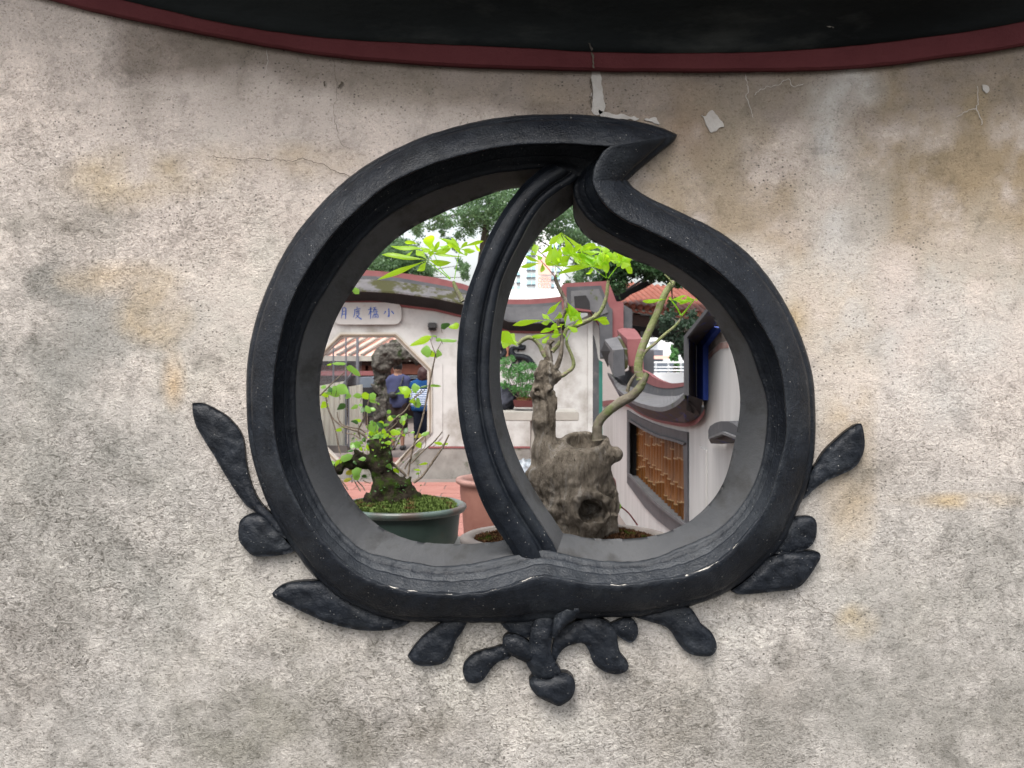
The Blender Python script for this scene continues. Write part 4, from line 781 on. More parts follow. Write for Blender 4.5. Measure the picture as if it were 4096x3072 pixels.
# ------------------------------------------------------------------ things beyond the side wall: pavilion, street, towers
pv_ = thing('pavilion', 'pavilion with orange tube-tiled roof and dark eaves beyond the side wall', 'pavilion')
ea, eb = P(2492, 1221, 15), P(2900, 1268, 14); rw = P(2428, 1158, 16.2)-P(2492, 1221, 15)
slab('roof_deck', [ea+Vector((0,0,-.06)), eb+Vector((0,0,-.06)), eb+rw*1.6+Vector((0,0,-.06)), ea+rw*1.6+Vector((0,0,-.06))], (0, 0, -.06), m_bench, pv_)
for k in range(14):
    a = ea+(eb-ea)*(k+.5)/14; tube('roof_tile_row', [a, a+rw*.5, a+rw, a+rw*1.6], .062, m_tileo, pv_, 8, 7)
    b = ea+(eb-ea)*(k+1)/14; tube('eave_tile', [b+Vector((-.1, -.02, -.05)), b+Vector((0, -.03, -.10)), b+Vector((.1, -.02, -.05))], .02, m_tileo, pv_, 6, 5)
slab('eave_board', [ea+Vector((0, .15, -.14)), eb+Vector((0, .15, -.14)), eb+Vector((0, .15, -.34)), ea+Vector((0, .15, -.34))], (0, .1, 0), m_timber, pv_)
box('back_shade_panel', P(2480, 1350, 18), P(3000, 1230, 18.2), m_dark, pv_)  # black panel put in for the shade inside the pavilion
slab('eave_shade_sheet', [P(*p, 15.9) for p in T('s', '2529,1262;2760,1262;2760,1450;2735,1440;2715,1395;2690,1362;2655,1362;2600,1335;2560,1322;2529,1322')], (0, .1, 0), m_dark, pv_)  # dark sheet standing in for the shade below the roof
for x in (2534, 2990): box('column', Vector((P(x, 0, 16).x, 16, 0)), P(x+22, 1240, 16.2), m_timber, pv_)
tube('corner_ridge', [P(*p, 14.6) for p in T('n4','60,330;200,290;350,200;540,80;680,60')], [.018, .02, .02, .02, .018], m_slope, pv_, 8)
slab('ridge_flank', [P(*p, 14.65) for p in T('n4','0,330;150,320;350,225;560,95;750,130;560,240;330,340;200,440;60,470')], (0, .3, 0), m_dark, pv_)
br = thing('roadside_railing', 'white horizontal railings seen through the gap over the low coping', 'railing')
for y0, y1, Y in ((1446, 1452, 22), (1466, 1470, 22), (1478, 1483, 22)): box('rail', P(2590, y1, Y), P(2790, y0, Y+.1), m_pale, br)
for x in (2622, 2672, 2722, 2760): box('post', P(x, 1500, 22.1), P(x+3, 1446, 22.2), m_pale, br)
ww = thing('white_parapet', 'bright white parapet seen over the lowest point of the red coping', 'parapet'); box('face', Vector((P(2560,0,14).x, 14, 0)), P(2800, 1490, 14.2), m_pale, ww)
sh = thing('street_building', 'pale buildings with an orange awning seen in the gap under the pavilion roof', 'building')
box('block', P(2590, 1560, 45), P(2660, 1345, 50), m_pale, sh); box('block', P(2650, 1560, 46), P(2760, 1362, 50), m_tower, sh); slab('gable', [P(2602, 1366, 44.5), P(2634, 1362, 44.5), P(2616, 1332, 44.5)], (0, 1, 0), m_pale, sh)
box('grey_floor', P(2560, 1560, 44), P(2640, 1400, 44.9), m_slate, sh); box('awning', P(2616, 1436, 43), P(2690, 1423, 43.8), m_sign, sh); box('shopfront', P(2560, 1560, 42), P(2800, 1452, 42.5), m_slate, sh)
def tower(label, x0, x1, yt, Y, wx, step, m, group='apartment towers'):
    t = thing('apartment_tower', label, 'building', group); a = P(x0, 0, Y); b = P(x1, yt, Y); box('tower_body', Vector((a.x, Y, 0)), Vector((b.x, Y+(b.x-a.x), b.z)), m, t)
    y = yt+step*.6
    while y < 1240:
        for u0, u1 in wx:
            f_ = box('window', P(u0, y+step*.42, Y-.25), P(u1, y, Y-.02), m_glass, t); box('ledge', P(u0-1, y+step*.42+3, Y-.5), P(u1+1, y+step*.42, Y-.02), m_slate, f_)
        y += step
    return t
tower('pale apartment tower with rows of cyan windows behind the left branch', 2084, 2144, 905, 150, ((2106, 2124), (2128, 2141)), 29, m_tower)
tower('lower pale apartment block between the tower and the divider', 2020, 2083, 1070, 130, ((2066, 2080), (2046, 2056)), 30, m_tower)
tower('wide white block behind the orange banner', 2146, 2260, 900, 170, ((2206, 2216), (2228, 2240)), 31, m_tower)
bn = thing('orange_banner', 'tall orange lettered banner on the white apartment block', 'banner'); box('panel', P(2150, 1098, 168), P(2201, 1028, 168.5), m_sign, bn)
for r in range(2):
    for c in range(4): x = 2154+c*12; y = 1110+r*24; tube('outline_letter', [P(x, y, 168), P(x+9, y, 168), P(x+9, y+15, 168), P(x, y+15, 168), P(x, y, 168)], .12, m_sign, bn, 4)
rf = thing('pale_roof_slab', 'bright white flat roof edge just above the low part of the far wall', 'roof'); box('slab', P(1990, 1215, 16), P(2262, 1172, 17), m_tower, rf)
# trees
def tree(label, blobs, trunk, Y, nleaf, m, ls, spread=.8, seed=1):
    r = np.random.default_rng(seed); t = thing('tree', label, 'tree', 'trees beyond the walls'); tb_ = [Vector((P(trunk[0], 0, Y).x, Y, 0))]+[P(x, y, Y) for x, y in trunk[1]]
    tube('trunk', tb_, list(np.linspace(.28, .08, len(tb_))), m_trunk, t, 9)
    v = []; f = []; tot = sum(b[2]*b[3] for b in blobs); lim = []
    for bx_, by_, rx_, ry_ in blobs:
        c = P(bx_, by_, Y); R_ = rx_*Y/F; Rz = ry_*Y/F; n_ = int(nleaf*rx_*ry_/tot); nc = max(6, n_//110); lim.append(tube_data([tb_[-1], (tb_[-1]+c)/2+Vector((0, .2, .1)), c], [.035, .022, .008], 5, 6))
        cc = r.normal(size=(nc, 3)); cc /= np.linalg.norm(cc, axis=1)[:, None]; cc *= (r.random(nc)**.4)[:, None]
        for j in range(n_):
            q = cc[r.integers(nc)]; dlt = r.normal(size=3)*.17; p = Vector((c.x+(q[0]+dlt[0])*R_, c.y+(q[1]+dlt[1])*spread, c.z+(q[2]+dlt[2])*Rz))
            d = Vector(r.normal(size=3)); d.z -= .4; d.normalize(); s = d.orthogonal().normalized(); s = s*math.cos(j)+d.cross(s)*math.sin(j); l = ls*(.6+.8*r.random()); k_ = len(v)
            v += [p-d*l*.5, p+s*l*.28, p+d*l*.5, p-s*l*.28]; f.append((k_, k_+1, k_+2, k_+3))
    merged('limbs', lim, m_trunk, t); tag(obj('crown', v, f, m, t), kind='stuff')
    return t
tree('tall green tree whose drooping crown fills the top of both openings', [(1960,800,150,110),(1880,900,60,60),(1760,880,70,45),(1800,960,35,40),(2090,880,150,110),(2240,880,120,70),(2310,960,70,60),(2420,1010,120,60),(1640,890,60,40),(2350,1080,60,60),(2290,1120,40,25)], (1925, [(1925,1200),(1935,1000),(1950,850)]), 24, 30000, m_fol1, .085, 1.6, 3)
tree('rounded tree behind the mossy coping at the left', [(1500,1060,130,70),(1620,1030,90,70),(1560,1110,120,50),(1700,1110,70,40),(1430,1010,80,50),(1850,1060,30,20),(1870,1110,22,40),(1600,960,50,30)], (1520, [(1520,1300),(1530,1130)]), 30, 24000, m_fol1, .10, 1.6, 4)
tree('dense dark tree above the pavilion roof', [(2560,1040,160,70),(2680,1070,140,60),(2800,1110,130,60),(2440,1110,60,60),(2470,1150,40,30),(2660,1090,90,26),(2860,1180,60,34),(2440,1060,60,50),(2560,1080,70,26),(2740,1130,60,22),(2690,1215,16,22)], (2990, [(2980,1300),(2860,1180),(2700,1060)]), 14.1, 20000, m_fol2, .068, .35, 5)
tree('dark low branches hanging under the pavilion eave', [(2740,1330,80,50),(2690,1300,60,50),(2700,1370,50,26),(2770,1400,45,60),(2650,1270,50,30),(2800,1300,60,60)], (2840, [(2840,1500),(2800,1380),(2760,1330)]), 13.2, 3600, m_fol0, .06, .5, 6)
tree('light green conical shrub standing by the street', [(2700,1400,18,34),(2704,1450,20,40)], (2702, [(2702,1560),(2702,1460)]), 30, 1600, m_fol3, .12, .4, 7)

# ------------------------------------------------------------------ leaves and plants
def leaf(b, t, w_, parent, m, kind='ovate', tilt=0.0, bow=.12, name='leaf', wav=.05):
    d = t-b; L_ = d.length
    if L_ < 1e-5: return
    dn = d.normalized(); s = dn.cross(Vector((0, 1, 0))); s = s.normalized() if s.length > .05 else Vector((1, 0, 0)); nrm = s.cross(dn); s2 = s*math.cos(tilt)+nrm*math.sin(tilt); n2 = s2.cross(dn)
    st = 8; v = []; f = []; ph = random.random()*6
    for i in range(st+1):
        u = i/st
        if kind == 'ovate': wd = 2.15*u**.5*(1-u)**.8 if 0 < u < 1 else 0
        else: wd = (math.sin(math.pi*u**1.55))**.9 if 0 < u < 1 else 0
        if u == 0: wd = .05
        wd = wd*w_*.5*(1+.12*math.sin(ph+u*9)); c = b+d*u+n2*(bow*L_*math.sin(math.pi*u))+n2*wav*L_*math.sin(ph+u*7)*u
        v += [c-s2*wd+n2*wd*.28, c, c+s2*wd+n2*wd*.28]
        if i: k = 3*i; f += [(k-3, k-2, k+1, k), (k-2, k-1, k+2, k+1)]
    o = obj(name, v, f, m, parent, True); return o
def ptsY(c, s, Y, ys=None):
    q = T(c, s); ys = ys or [0]*len(q); return [P(x, y, Y+o) for (x, y), o in zip(q, ys)]

# --- left: mossy stump bonsai in a green glazed pot on a stone stand
YL = 3.2; kL = YL/F
bl = thing('potted_bonsai', 'mossy stump bonsai with small heart-shaped leaves in a dark green glazed pot', 'potted bonsai')
pc = P(1610, 2010, YL); pc.z = P(0, 2020, YL).z; zr = pc.z
lathe('pot', [(.19, zr-.17), (.20, zr-.172), (.222, zr-.13), (.228, zr-.06), (.232, zr-.025)], (pc.x, YL), m_glaze, bl, sx=1, sy=.8)
lathe('pot_rim', [(.232, zr-.026), (.250, zr-.022), (.258, zr-.010), (.256, zr+.0), (.246, zr+.006), (.232, zr+.002), (.225, zr-.02), (.22, zr-.06)], (pc.x, YL), m_glazer, bl, sx=1, sy=.8)
def mossbed(name, c, R_, z, dome, m, parent, n, clump, seed, sy=1.0):
    r = np.random.default_rng(seed); v = []; f = []; nr_, ns_ = 14, 40
    for i in range(nr_+1):
        for k in range(ns_):
            a = 2*math.pi*k/ns_; q = R_*i/nr_; p = Vector((c[0]+q*math.cos(a), c[1]+q*math.sin(a)*sy, z+dome*(1-(i/nr_)**2))); p.z += .006*noise.noise(p*60)+.008*noise.noise(p*25); v.append(p)
    for i in range(nr_):
        for k in range(ns_): l = (k+1) % ns_; f.append((i*ns_+k, i*ns_+l, i*ns_+ns_+l, i*ns_+ns_+k))
    for j in range(n):
        a = r.random()*6.283; q = R_*.97*r.random()**.5; p = Vector((c[0]+q*math.cos(a), c[1]+q*math.sin(a)*sy, z+dome*(1-(q/R_)**2)+.002)); p.z += .008*noise.noise(p*25)
        for e in range(3):
            b_ = 2.1*e+a*7; h_ = clump*(.6+.8*r.random()); d = Vector((math.cos(b_), math.sin(b_), .0))*h_*.8; k_ = len(v); v += [p, p+d+Vector((0, 0, h_*.8)), p+d*.4+Vector((-d.y, d.x, h_*1.4))*.8+Vector((0, 0, h_*.4))]; f.append((k_, k_+1, k_+2))
    tag(obj(name, v, f, m, parent, False), kind='stuff')
mossbed('moss', (pc.x, YL), .222, zr-.008, .03, m_mossg, bl, 3200, .007, 1, .8)
stl = thing('plant_stand', 'grey stone stand under the green glazed pot', 'stand'); box('slab', (pc.x-.28, YL-.22, zr-.24), (pc.x+.28, YL+.22, zr-.174), m_bench, stl, .008)
for s in (-1, 1): box('leg', (pc.x+s*.2-.05, YL-.15, 0), (pc.x+s*.2+.05, YL+.15, zr-.242), m_bench, stl, .006)
def fst(G):
    A = lambda x, y, o=0: (lambda p: (p.x, p.y+o, p.z))(P(*T('p', f'{x},{y}')[0], YL)); D = cap(G, A(405, 760), A(392, 650), .085, .068)
    for a, b, ra, rb_r, o in (((385,650),(360,540),.060,.044,0), ((360,540),(350,440),.042,.034,0), ((430,690),(545,735),.055,.040,-.01), ((410,610),(505,640),.036,.022,0), ((440,640),(520,690),.040,.030,0), ((350,520),(215,512),.030,.024,0), ((215,512),(135,545),.022,.018,0), ((350,450),(300,405),.028,.014,0), ((365,450),(395,500),.024,.026,-.01),
                              ((330,690),(290,750),.04,.04,-.01), ((350,440),(345,390),.024,.012,0), ((260,500),(220,450),.018,.010,.01), ((490,620),(505,590),.012,.008,0)):
        D = smin(D, cap(G, A(*a, o), A(*b, o), ra, rb_r), .018)
    return D+.010*fbm(*G, 30, 3, 4)+.006*np.abs(vn(G[0], G[1], G[2]*.5, 80, 2))
a_, b_ = P(*T('n2', '250,2000')[0], YL), P(*T('n2', '1950,700')[0], YL)
sdf('stump', fst, (a_.x, YL-.14, zr-.03), (b_.x, YL+.14, b_.z), .0065, m_mossy, bl)
TW = ['n2|1060,980;1250,1150;1380,1260;1540,1400;1560,1440|14,16,14,13,12', 'n2|1700,1550;1850,1440;2000,1240;2130,1050;2212,930;2330,700|14,13,12,11,10,8', 'n2|1600,1440;1640,1180;1700,900;1790,640;1860,400;1900,200;1950,0|11,10,10,9,9,8,8', 'n1|1880,1659;1950,1300;2010,1000;2050,800;2090,600|9,9,9,8,6', 'n1|2090,600;2040,480;1990,330|5,4,3', 'n1|2100,570;2200,380|5,3',
      'n2|880,690;760,610;620,580;450,530;370,430;345,300|10,8,7,6,6,5', 'n2|880,770;800,700;700,640;560,600;430,550;300,440;220,330;170,180;150,40|12,11,10,9,9,8,8,7,6', 'n2|720,700;730,600;780,490;820,390;835,290|8,8,8,7,6', 'n2|760,780;740,700;720,640|8,8,7', 'n2|890,640;885,420;880,250;910,60|5,5,5,4', 'n2|410,1060;370,900;340,720;290,530;220,340|7,8,7,7,6',
      'n2|1200,620;1350,440;1520,310;1620,180;1700,60;1850,-90|9,8,8,7,6,5', 'n2|1240,640;1370,530;1440,430|7,6,5', 'n2|1250,960;1350,820;1450,690;1530,530|8,7,6,5', 'n2|1300,990;1400,880;1480,700|8,7,6', 'n2|1460,1170;1600,1000;1740,860;1900,720|10,9,7,5', 'n2|1660,1210;1850,1010;2050,840;2212,650|9,8,7,6', 'n2|1540,1310;1600,1200;1640,1130|8,7,6', 'n2|1700,1060;1900,920;1905,700|5,4,3', 'n2|1480,740;1600,670;1700,655|6,5,4',
      'n1|40,1340;250,1130;400,990;480,930|8,7,6,4', 'n2|940,1560;860,1540;800,1500|5,5,4', 'n2|640,1500;700,1600;760,1700|7,7,7', 'n2|700,1520;800,1620;840,1690|6,6,6', 'n2|370,1460;460,1560;540,1680|8,7,7', 'n2|330,1300;480,1290;600,1240|6,6,5', 'n2|500,680;640,700;760,780|6,6,6', 'n1|1900,1230;1830,1300;1740,1360;1700,1430|5,5,5,4']
for i, s in enumerate(TW):
    c, q, r = s.split('|'); r = [float(x)*.226*kL*1.75 for x in r.split(',')]; n_ = len(r); o0 = random.uniform(-.03, .03); tube('twig', ptsY(c, q, YL, [o0*j/n_ for j in range(n_)]), r, m_barkb, bl, 7, n_*5, .35)
LV = [('n1','2020,285,1630,460,100;2110,295,2020,285,30;2015,545,1825,560,170;2085,600,1985,640,120;2095,600,2205,610,115;2190,340,2090,360,60;505,830,750,1000,120;505,775,250,770,50;250,780,165,800,26;320,1175,560,1290,150;560,1290,500,1400,90;330,1230,240,1230,120;260,1210,170,1260,80;150,1180,50,1190,60;400,1340,130,1290,100;200,1340,60,1320,80;180,1470,60,1560,110;500,1490,345,1590,90;780,1350,620,1350,90;905,1370,780,1310,110;915,1370,1035,1320,110;1035,1390,800,1380,44;915,1400,1060,1470,60;1060,1470,1100,1500,26;720,1510,590,1575,60;800,1495,720,1505,50;1660,1290,1430,1190,130;1660,1200,1820,1200,130;1630,1270,1380,1310,50;1620,1290,1540,1380,110;1820,1190,1960,1160,40;1990,1170,2190,1180,50;1740,1440,1620,1440,80;1740,1430,1820,1420,80;1740,1450,1800,1560,120;1740,1300,1730,1250,40;1230,1650,1300,1600,60','m'),
      ('n2','835,290,785,210,110;845,290,930,220,120;1030,265,900,230,60;1240,440,1340,370,90;1390,385,1300,380,50;1470,350,1390,390,40;1550,360,1460,500,110;1580,380,1540,340,60;1590,400,1680,390,50;1500,470,1530,530,90;780,460,640,440,50;720,500,590,460,60;1090,580,850,560,140;1090,570,1150,500,130;1080,520,1170,480,80;1270,520,1100,550,40;1040,530,960,490,60;990,460,910,490,40;1280,650,1480,680,90;1500,610,1350,640,50;1600,640,1520,600,100;1720,650,1640,670,36;920,700,1290,710,110;1070,770,1060,690,150;1390,770,1270,760,44;1310,840,1180,850,60;1980,660,1820,710,60;1850,700,1700,750,60;670,920,590,840,110;670,920,740,830,120;880,980,1000,830,130;860,780,780,800,70;520,570,410,570,26;430,610,320,630,60;640,975,520,1000,40;800,950,730,960,60;1300,1020,1210,1020,70;1180,850,1010,770,50;400,1150,620,1070,110;860,1120,720,1140,60;700,1190,380,1190,40;720,1210,620,1180,50;320,1290,250,1160,90;320,1280,430,1130,80;600,1410,520,1340,130;610,1400,790,1310,120;640,1310,560,1300,60;620,1450,760,1430,120;780,1430,880,1460,60;600,1480,450,1530,60;1190,1220,1050,1230,60;1190,1260,1050,1270,50;1210,1250,1320,1300,90;1330,1310,1450,1370,60;1850,860,1730,900,100;2212,870,2060,840,50;2212,880,2320,860,40;1950,1210,1790,1230,40;1820,1330,1700,1320,30;1290,1010,1220,1060,60;1110,1060,1000,1050,60;1170,1060,1230,1090,50;1000,800,920,770,60;1130,640,1220,660,80;1000,680,900,690,60;760,860,800,820,60;1100,930,1000,980,60;1260,900,1190,930,70;1440,1380,1380,1340,40;1800,1380,1740,1410,40','m'),
      ('c','1560,590,1660,540,60;1760,545,1640,580,60;1740,725,1510,715,36;590,150,655,210,60','m')]
random.seed(11); stalks = []
for c, s, _ in LV:
    for x0, y0, x1, y1, w_ in T(c, s):
        o = random.uniform(-.05, .04); mm = random.choices([m_leafB, m_leafA, m_leafC, m_leafD], [6, 4, 1.5, .15])[0]
        stalks.append(tube_data([P(x0, y0, YL+o), P(x0+(1020-x0*0-1020)+random.uniform(-5, 5)*.5, y0+random.uniform(5, 10), YL+o*.8), P(x0+random.uniform(-6, 6), y0+random.uniform(14, 26), YL+o*.6)], [.0009, .0011, .0014], 4, 5))
        leaf(P(x0, y0, YL+o), P(x1, y1, YL+o+random.uniform(-.015, .015)), w_*kL*1.32, bl, mm, 'ovate', random.uniform(-.6, .4), random.uniform(-.05, .12))
tag(merged('leaf_stalks', stalks, m_barkb, bl), kind='stuff')
for j in range(34):     # small leaves and fern fronds clinging to the mossy trunk
    x, y = random.choice([(random.gauss(400, 30), random.uniform(480, 560)), (random.gauss(380, 60), random.gauss(655, 25)), (random.gauss(470, 40), random.gauss(640, 25))]); x0, y0 = T('p', f'{x},{y}')[0]; a = random.random()*6.28; l = random.uniform(6, 13)
    leaf(P(x0, y0, YL-.075), P(x0+l*math.cos(a), y0+l*.6*math.sin(a), YL-.085), l*.6*kL, bl, m_leafC, 'ovate', random.uniform(-1, 1), .05)
for j in range(80):     # small shoots crowded on top of the stump
    x, y = random.gauss(1020, 210), random.gauss(800, 110); x0, y0 = T('n2', f'{x},{y}')[0]; a = random.random()*6.28; l = random.uniform(7, 16); o = random.uniform(-.06, .02)
    leaf(P(x0, y0, YL+o), P(x0+l*math.cos(a), y0+l*.6*math.sin(a), YL+o+.01), l*.75*kL, bl, random.choice([m_leafB, m_leafB, m_leafA, m_leafC]), 'ovate', random.uniform(-1, 1), .05)

# --- centre: the big hollow stump with money-tree branches in a wide pale pot
YC = 2.4; kC = YC/F
bc = thing('potted_tree', 'thick hollow stump with green branches and bright lime palmate leaves in a wide pale pot', 'potted tree')
cc = P(2262, 2143, YC); zc = P(0, 2148, YC).z
lathe('pot', [(.24, zc-.16), (.26, zc-.16), (.30, zc-.03), (.305, zc-.02), (.318, zc-.012), (.318, zc+.0), (.306, zc+.006), (.283, zc+.004), (.275, zc-.03)], (cc.x, YC), m_stone, bc, sx=1, sy=.62)
mossbed('soil', (cc.x, YC), .285, zc-.012, .022, m_soil, bc, 3600, .0055, 2, .62)
stc = thing('plant_stand', 'grey stone stand under the wide pale pot', 'stand'); box('slab', (cc.x-.3, YC-.2, zc-.23), (cc.x+.3, YC+.2, zc-.164), m_bench, stc, .008)
for s in (-1, 1): box('leg', (cc.x+s*.22-.05, YC-.14, 0), (cc.x+s*.22+.05, YC+.14, zc-.232), m_bench, stc, .006)
def fcs(G):
    A = lambda x, y, o=0: (lambda p: (p.x, p.y+o, p.z))(P(*T('o', f'{x},{y}')[0], YC)); X, Y_, Z = G
    D = ell(G, A(745, 1290), (.108, .10, .085))
    for a, b, ra, rb_r, o in (((690,1080),(720,1200),.098,.100,0), ((760,1400),(760,1560),.095,.105,0), ((720,1000),(800,960),.080,.075,0), ((830,1050),(825,830),.070,.064,0), ((545,1000),(525,880),.050,.040,0), ((525,880),(515,640),.037,.033,0), ((515,640),(505,440),.034,.033,0),
                              ((540,520),(640,490),.028,.020,-.005), ((640,490),(690,478),.018,.008,-.005), ((1000,910),(1065,900),.028,.024,0), ((1000,1150),(1020,1350),.02,.026,.01), ((960,1100),(1000,1230),.03,.03,.02), ((470,640),(450,625),.010,.008,-.028), ((400,1060),(520,1150),.02,.03,-.02), ((985,800),(975,720),.016,.016,.02), ((1020,1400),(990,1560),.03,.04,.02), ((560,1420),(620,1540),.03,.04,-.02)):
        D = smin(D, cap(G, A(*a, o), A(*b, o), ra, rb_r), .026)
    low_ = np.clip((A(0, 1000)[2]-Z)/.05, 0, 1)
    D = D+(.0025+.005*low_)*fbm(*G, 34, 3, 4)+(.001+.005*low_)*np.abs(vn(X*1.2, Y_, Z*.4, 95, 2))
    rim = A(820, 795); r_ = np.sqrt((X-rim[0])**2+(Y_-rim[1])**2)
    D = np.where((r_ < .085) & (Z > rim[2]-.03), np.maximum(D, Z-rim[2]-.001-.34*(Y_-YC)-.004*vn(X, Y_, Z, 50, 4)), D)
    lip = np.sqrt((r_-.061)**2+(Z-rim[2]-.34*(Y_-YC)+.006)**2)-.0075-.002*vn(X, Y_, Z, 60, 4); D = smin(D, lip, .006)
    D = np.maximum(D, -(ell(G, (rim[0], rim[1], rim[2]-.006), (.053, .052, .058))))
    hx_, hy_, hz_ = A(850, 1290); rg = np.sqrt(((X-hx_)/.046)**2+((Z-hz_)/.042)**2); tor = np.sqrt(((rg-1)*.043)**2+(Y_-(YC-.098))**2)-.013-.012*vn(*G, 38, 5)-.004*vn(*G, 90, 2); D = smin(D, tor, .028)
    return np.maximum(D, -(ell(G, (hx_, YC-.115, hz_), (.043, .085, .037))+.014*vn(*G, 34, 5)+.004*vn(*G, 90, 1)))
a_, b_ = P(*T('o', '330,1570')[0], YC), P(*T('o', '1140,430')[0], YC)
sdf('stump', fcs, (a_.x, YC-.17, zc-.02), (b_.x, YC+.15, b_.z+.01), .0048, m_bark, bc)
def fup(G):   # gnarled upper trunk
    A = lambda x, y, o=0: (lambda p: (p.x, p.y+o, p.z))(P(*T('n5', f'{x},{y}')[0], YC))
    D = cap(G, A(860, 1560), A(850, 1200), .034, .031)
    for a, b, ra, rb_r, o in (((850,1200),(880,1000),.030,.031,0), ((880,1000),(900,850),.030,.027,0), ((790,1010),(750,960),.014,.010,-.022), ((740,1250),(710,1250),.016,.010,-.02), ((990,980),(1000,880),.018,.016,0), ((860,1320),(960,1190),.012,.010,-.03), ((1000,1050),(1120,1010),.016,.014,0), ((700,1330),(720,1200),.014,.012,-.01)):
        D = smin(D, cap(G, A(*a, o), A(*b, o), ra, rb_r), .012)
    D = D+.005*fbm(*G, 60, 7, 4)+.003*np.abs(vn(G[0], G[1], G[2]*.5, 120, 2)); return np.maximum(D, -ell(G, A(735, 1250, -.045), (.010, .03, .010)))
a_, b_ = P(*T('n5', '600,1720')[0], YC), P(*T('n5', '1340,740')[0], YC)
sdf('upper_trunk', fup, (a_.x, YC-.08, a_.z), (b_.x, YC+.07, b_.z), .0042, m_bark, bc)
BR = [('n5','960,900;950,700;930,540;960,440|85,82,75,60','b'), ('n5','1000,420;950,380;1050,370|55,45,30','b'), ('n5','890,650;840,560;790,450;700,350;600,310;500,350;430,410;410,440|48,44,40,40,42,40,36,26','g'), ('n5','990,860;1060,860;1110,780;1160,640;1180,500;1185,350;1150,180;1110,60;1140,-20|60,60,52,44,40,36,36,34,32','b'),
      ('n5','1010,560;1080,480;1140,400;1220,280;1270,160;1400,110;1560,60;1700,-10;1800,-120|46,42,38,34,36,38,36,34,32','g'), ('e','1110,850;1200,800;1330,740;1400,660;1450,530;1470,370;1478,330|19,19,19,18,17,16,14','g'), ('e','960,740;1000,650;1000,560;960,480;920,400;890,320;900,280|22,21,19,19,18,17,13','b'),
      ('n5','1090,1010;1200,980;1270,930;1370,850;1390,760;1360,640;1310,520;1270,420;1270,360|36,40,38,36,35,34,32,30,26','g'),
      ('o','930,790;925,700;950,630;1030,550;1120,485;1200,440;1262,375;1300,300;1325,262|44,42,38,38,42,40,36,30,20','b'), ('g','590,1430;560,1300;600,1100;680,900;770,700;850,500;930,380;950,350|54,50,46,44,42,40,38,26','g'), ('g','440,1570;460,1490;500,1420;540,1370|24,20,18,12','b'),
      ('g','600,1200;640,1120;740,1040;860,930;960,850;1020,780;1038,735|20,19,18,18,16,14,10','g'), ('g','940,380;900,320;850,270|12,10,8','g'), ('n6','1780,1800;1700,1650;1650,1540;1640,1490|50,42,36,30','b')]
for c, s, mm in BR:
    q, r = s.split('|'); kk = CR[c][2]; r = [float(x)*kk*kC*(.95 if c != 'f' else 1.05) for x in r.split(',')]
    if c in ('e', 'n6', 'n5', 'g'): r = [x*(1.0 if c != 'e' else 1.25) for x in r]
    if c in ('n5',): r = [x*1.0 for x in r]
    if c == 'n6': r = [x*.9 for x in r]
    o0 = random.uniform(-.01, .03); n_ = len(r); tube('branch', ptsY(c, q, YC, [o0*j/n_ for j in range(n_)]), r, m_barkg if mm == 'g' else (m_limb if c in ('o', 'g', 'n6') else m_bark), bc, 12, n_*6, .12)
PT = [('n3','980,1150;850,990;740,870;640,750|9,8,7,6','r'), ('n3','1000,1140;990,1040;980,940|8,6,5','g'), ('n3','1020,1150;1130,950;1270,740|8,7,6','g'), ('n3','1880,1160;1760,1070;1640,960|8,7,6','g'), ('n3','1890,1160;1860,1030;1820,900|8,6,5','g'), ('n3','1910,1170;2040,1000;2150,870|8,7,6','g'), ('n3','1000,960;1065,560;1070,360|6,5,4','g'),
      ('n6','1590,1440;1440,1280;1320,1040|8,7,5','g'), ('n6','1580,1450;1380,1290;1220,1160|9,8,6','g'), ('n6','1650,1450;1690,1200;1740,970|7,6,5','g'), ('g','1035,725;990,640;930,560|9,8,7','g'), ('g','1040,725;1110,640;1180,545|9,8,7','g'), ('n5','1270,360;1230,260;1180,240|8,7,6','g'), ('n5','1150,290;1090,260;1000,230|7,6,5','g'), ('n5','1270,350;1310,260;1370,160|8,7,5','g'), ('n5','1120,130;1040,50;990,0|7,6,5','g'), ('n5','1240,120;1240,40;1250,-60|7,6,5','g')]
for c, s, mm in PT:
    q, r = s.split('|'); r = [float(x)*CR[c][2]*kC for x in r.split(',')]; tube('petiole', ptsY(c, q, YC), r, m_leafA if mm == 'g' else m_redc, bc, 6, 10)
LA = ('n3','640,745,600,555,130;650,745,520,720,60;720,880,430,780,70;740,885,350,970,70;750,880,740,1070,90;690,750,930,560,80;660,750,740,850,90;1070,360,850,560,110;1065,360,1050,560,120;1075,360,1400,880,150;1080,355,1640,740,90;900,560,820,930,150;960,560,1020,930,200;1050,600,1080,860,90;1270,740,1050,900,140;1270,740,1100,690,80;1370,700,1650,560,90;1400,720,1640,900,180;1640,960,1380,720,150;1620,950,1140,960,50;1600,960,1020,1080,80;1620,970,1600,1100,170;1660,960,1940,880,60;1640,950,1680,800,110;1400,680,1780,600,60;1430,690,1800,690,44;1780,640,1760,960,100;1900,760,1890,1080,140;1850,700,1960,780,110;2150,870,2060,900,130;2150,870,2260,980,150;2140,860,2100,740,70;1700,600,1950,680,100;1990,760,2100,700,120;1450,600,1700,570,80;1300,880,1500,880,30;2180,880,2350,1080,120;2000,820,2250,830,100;1860,720,2080,820,110')
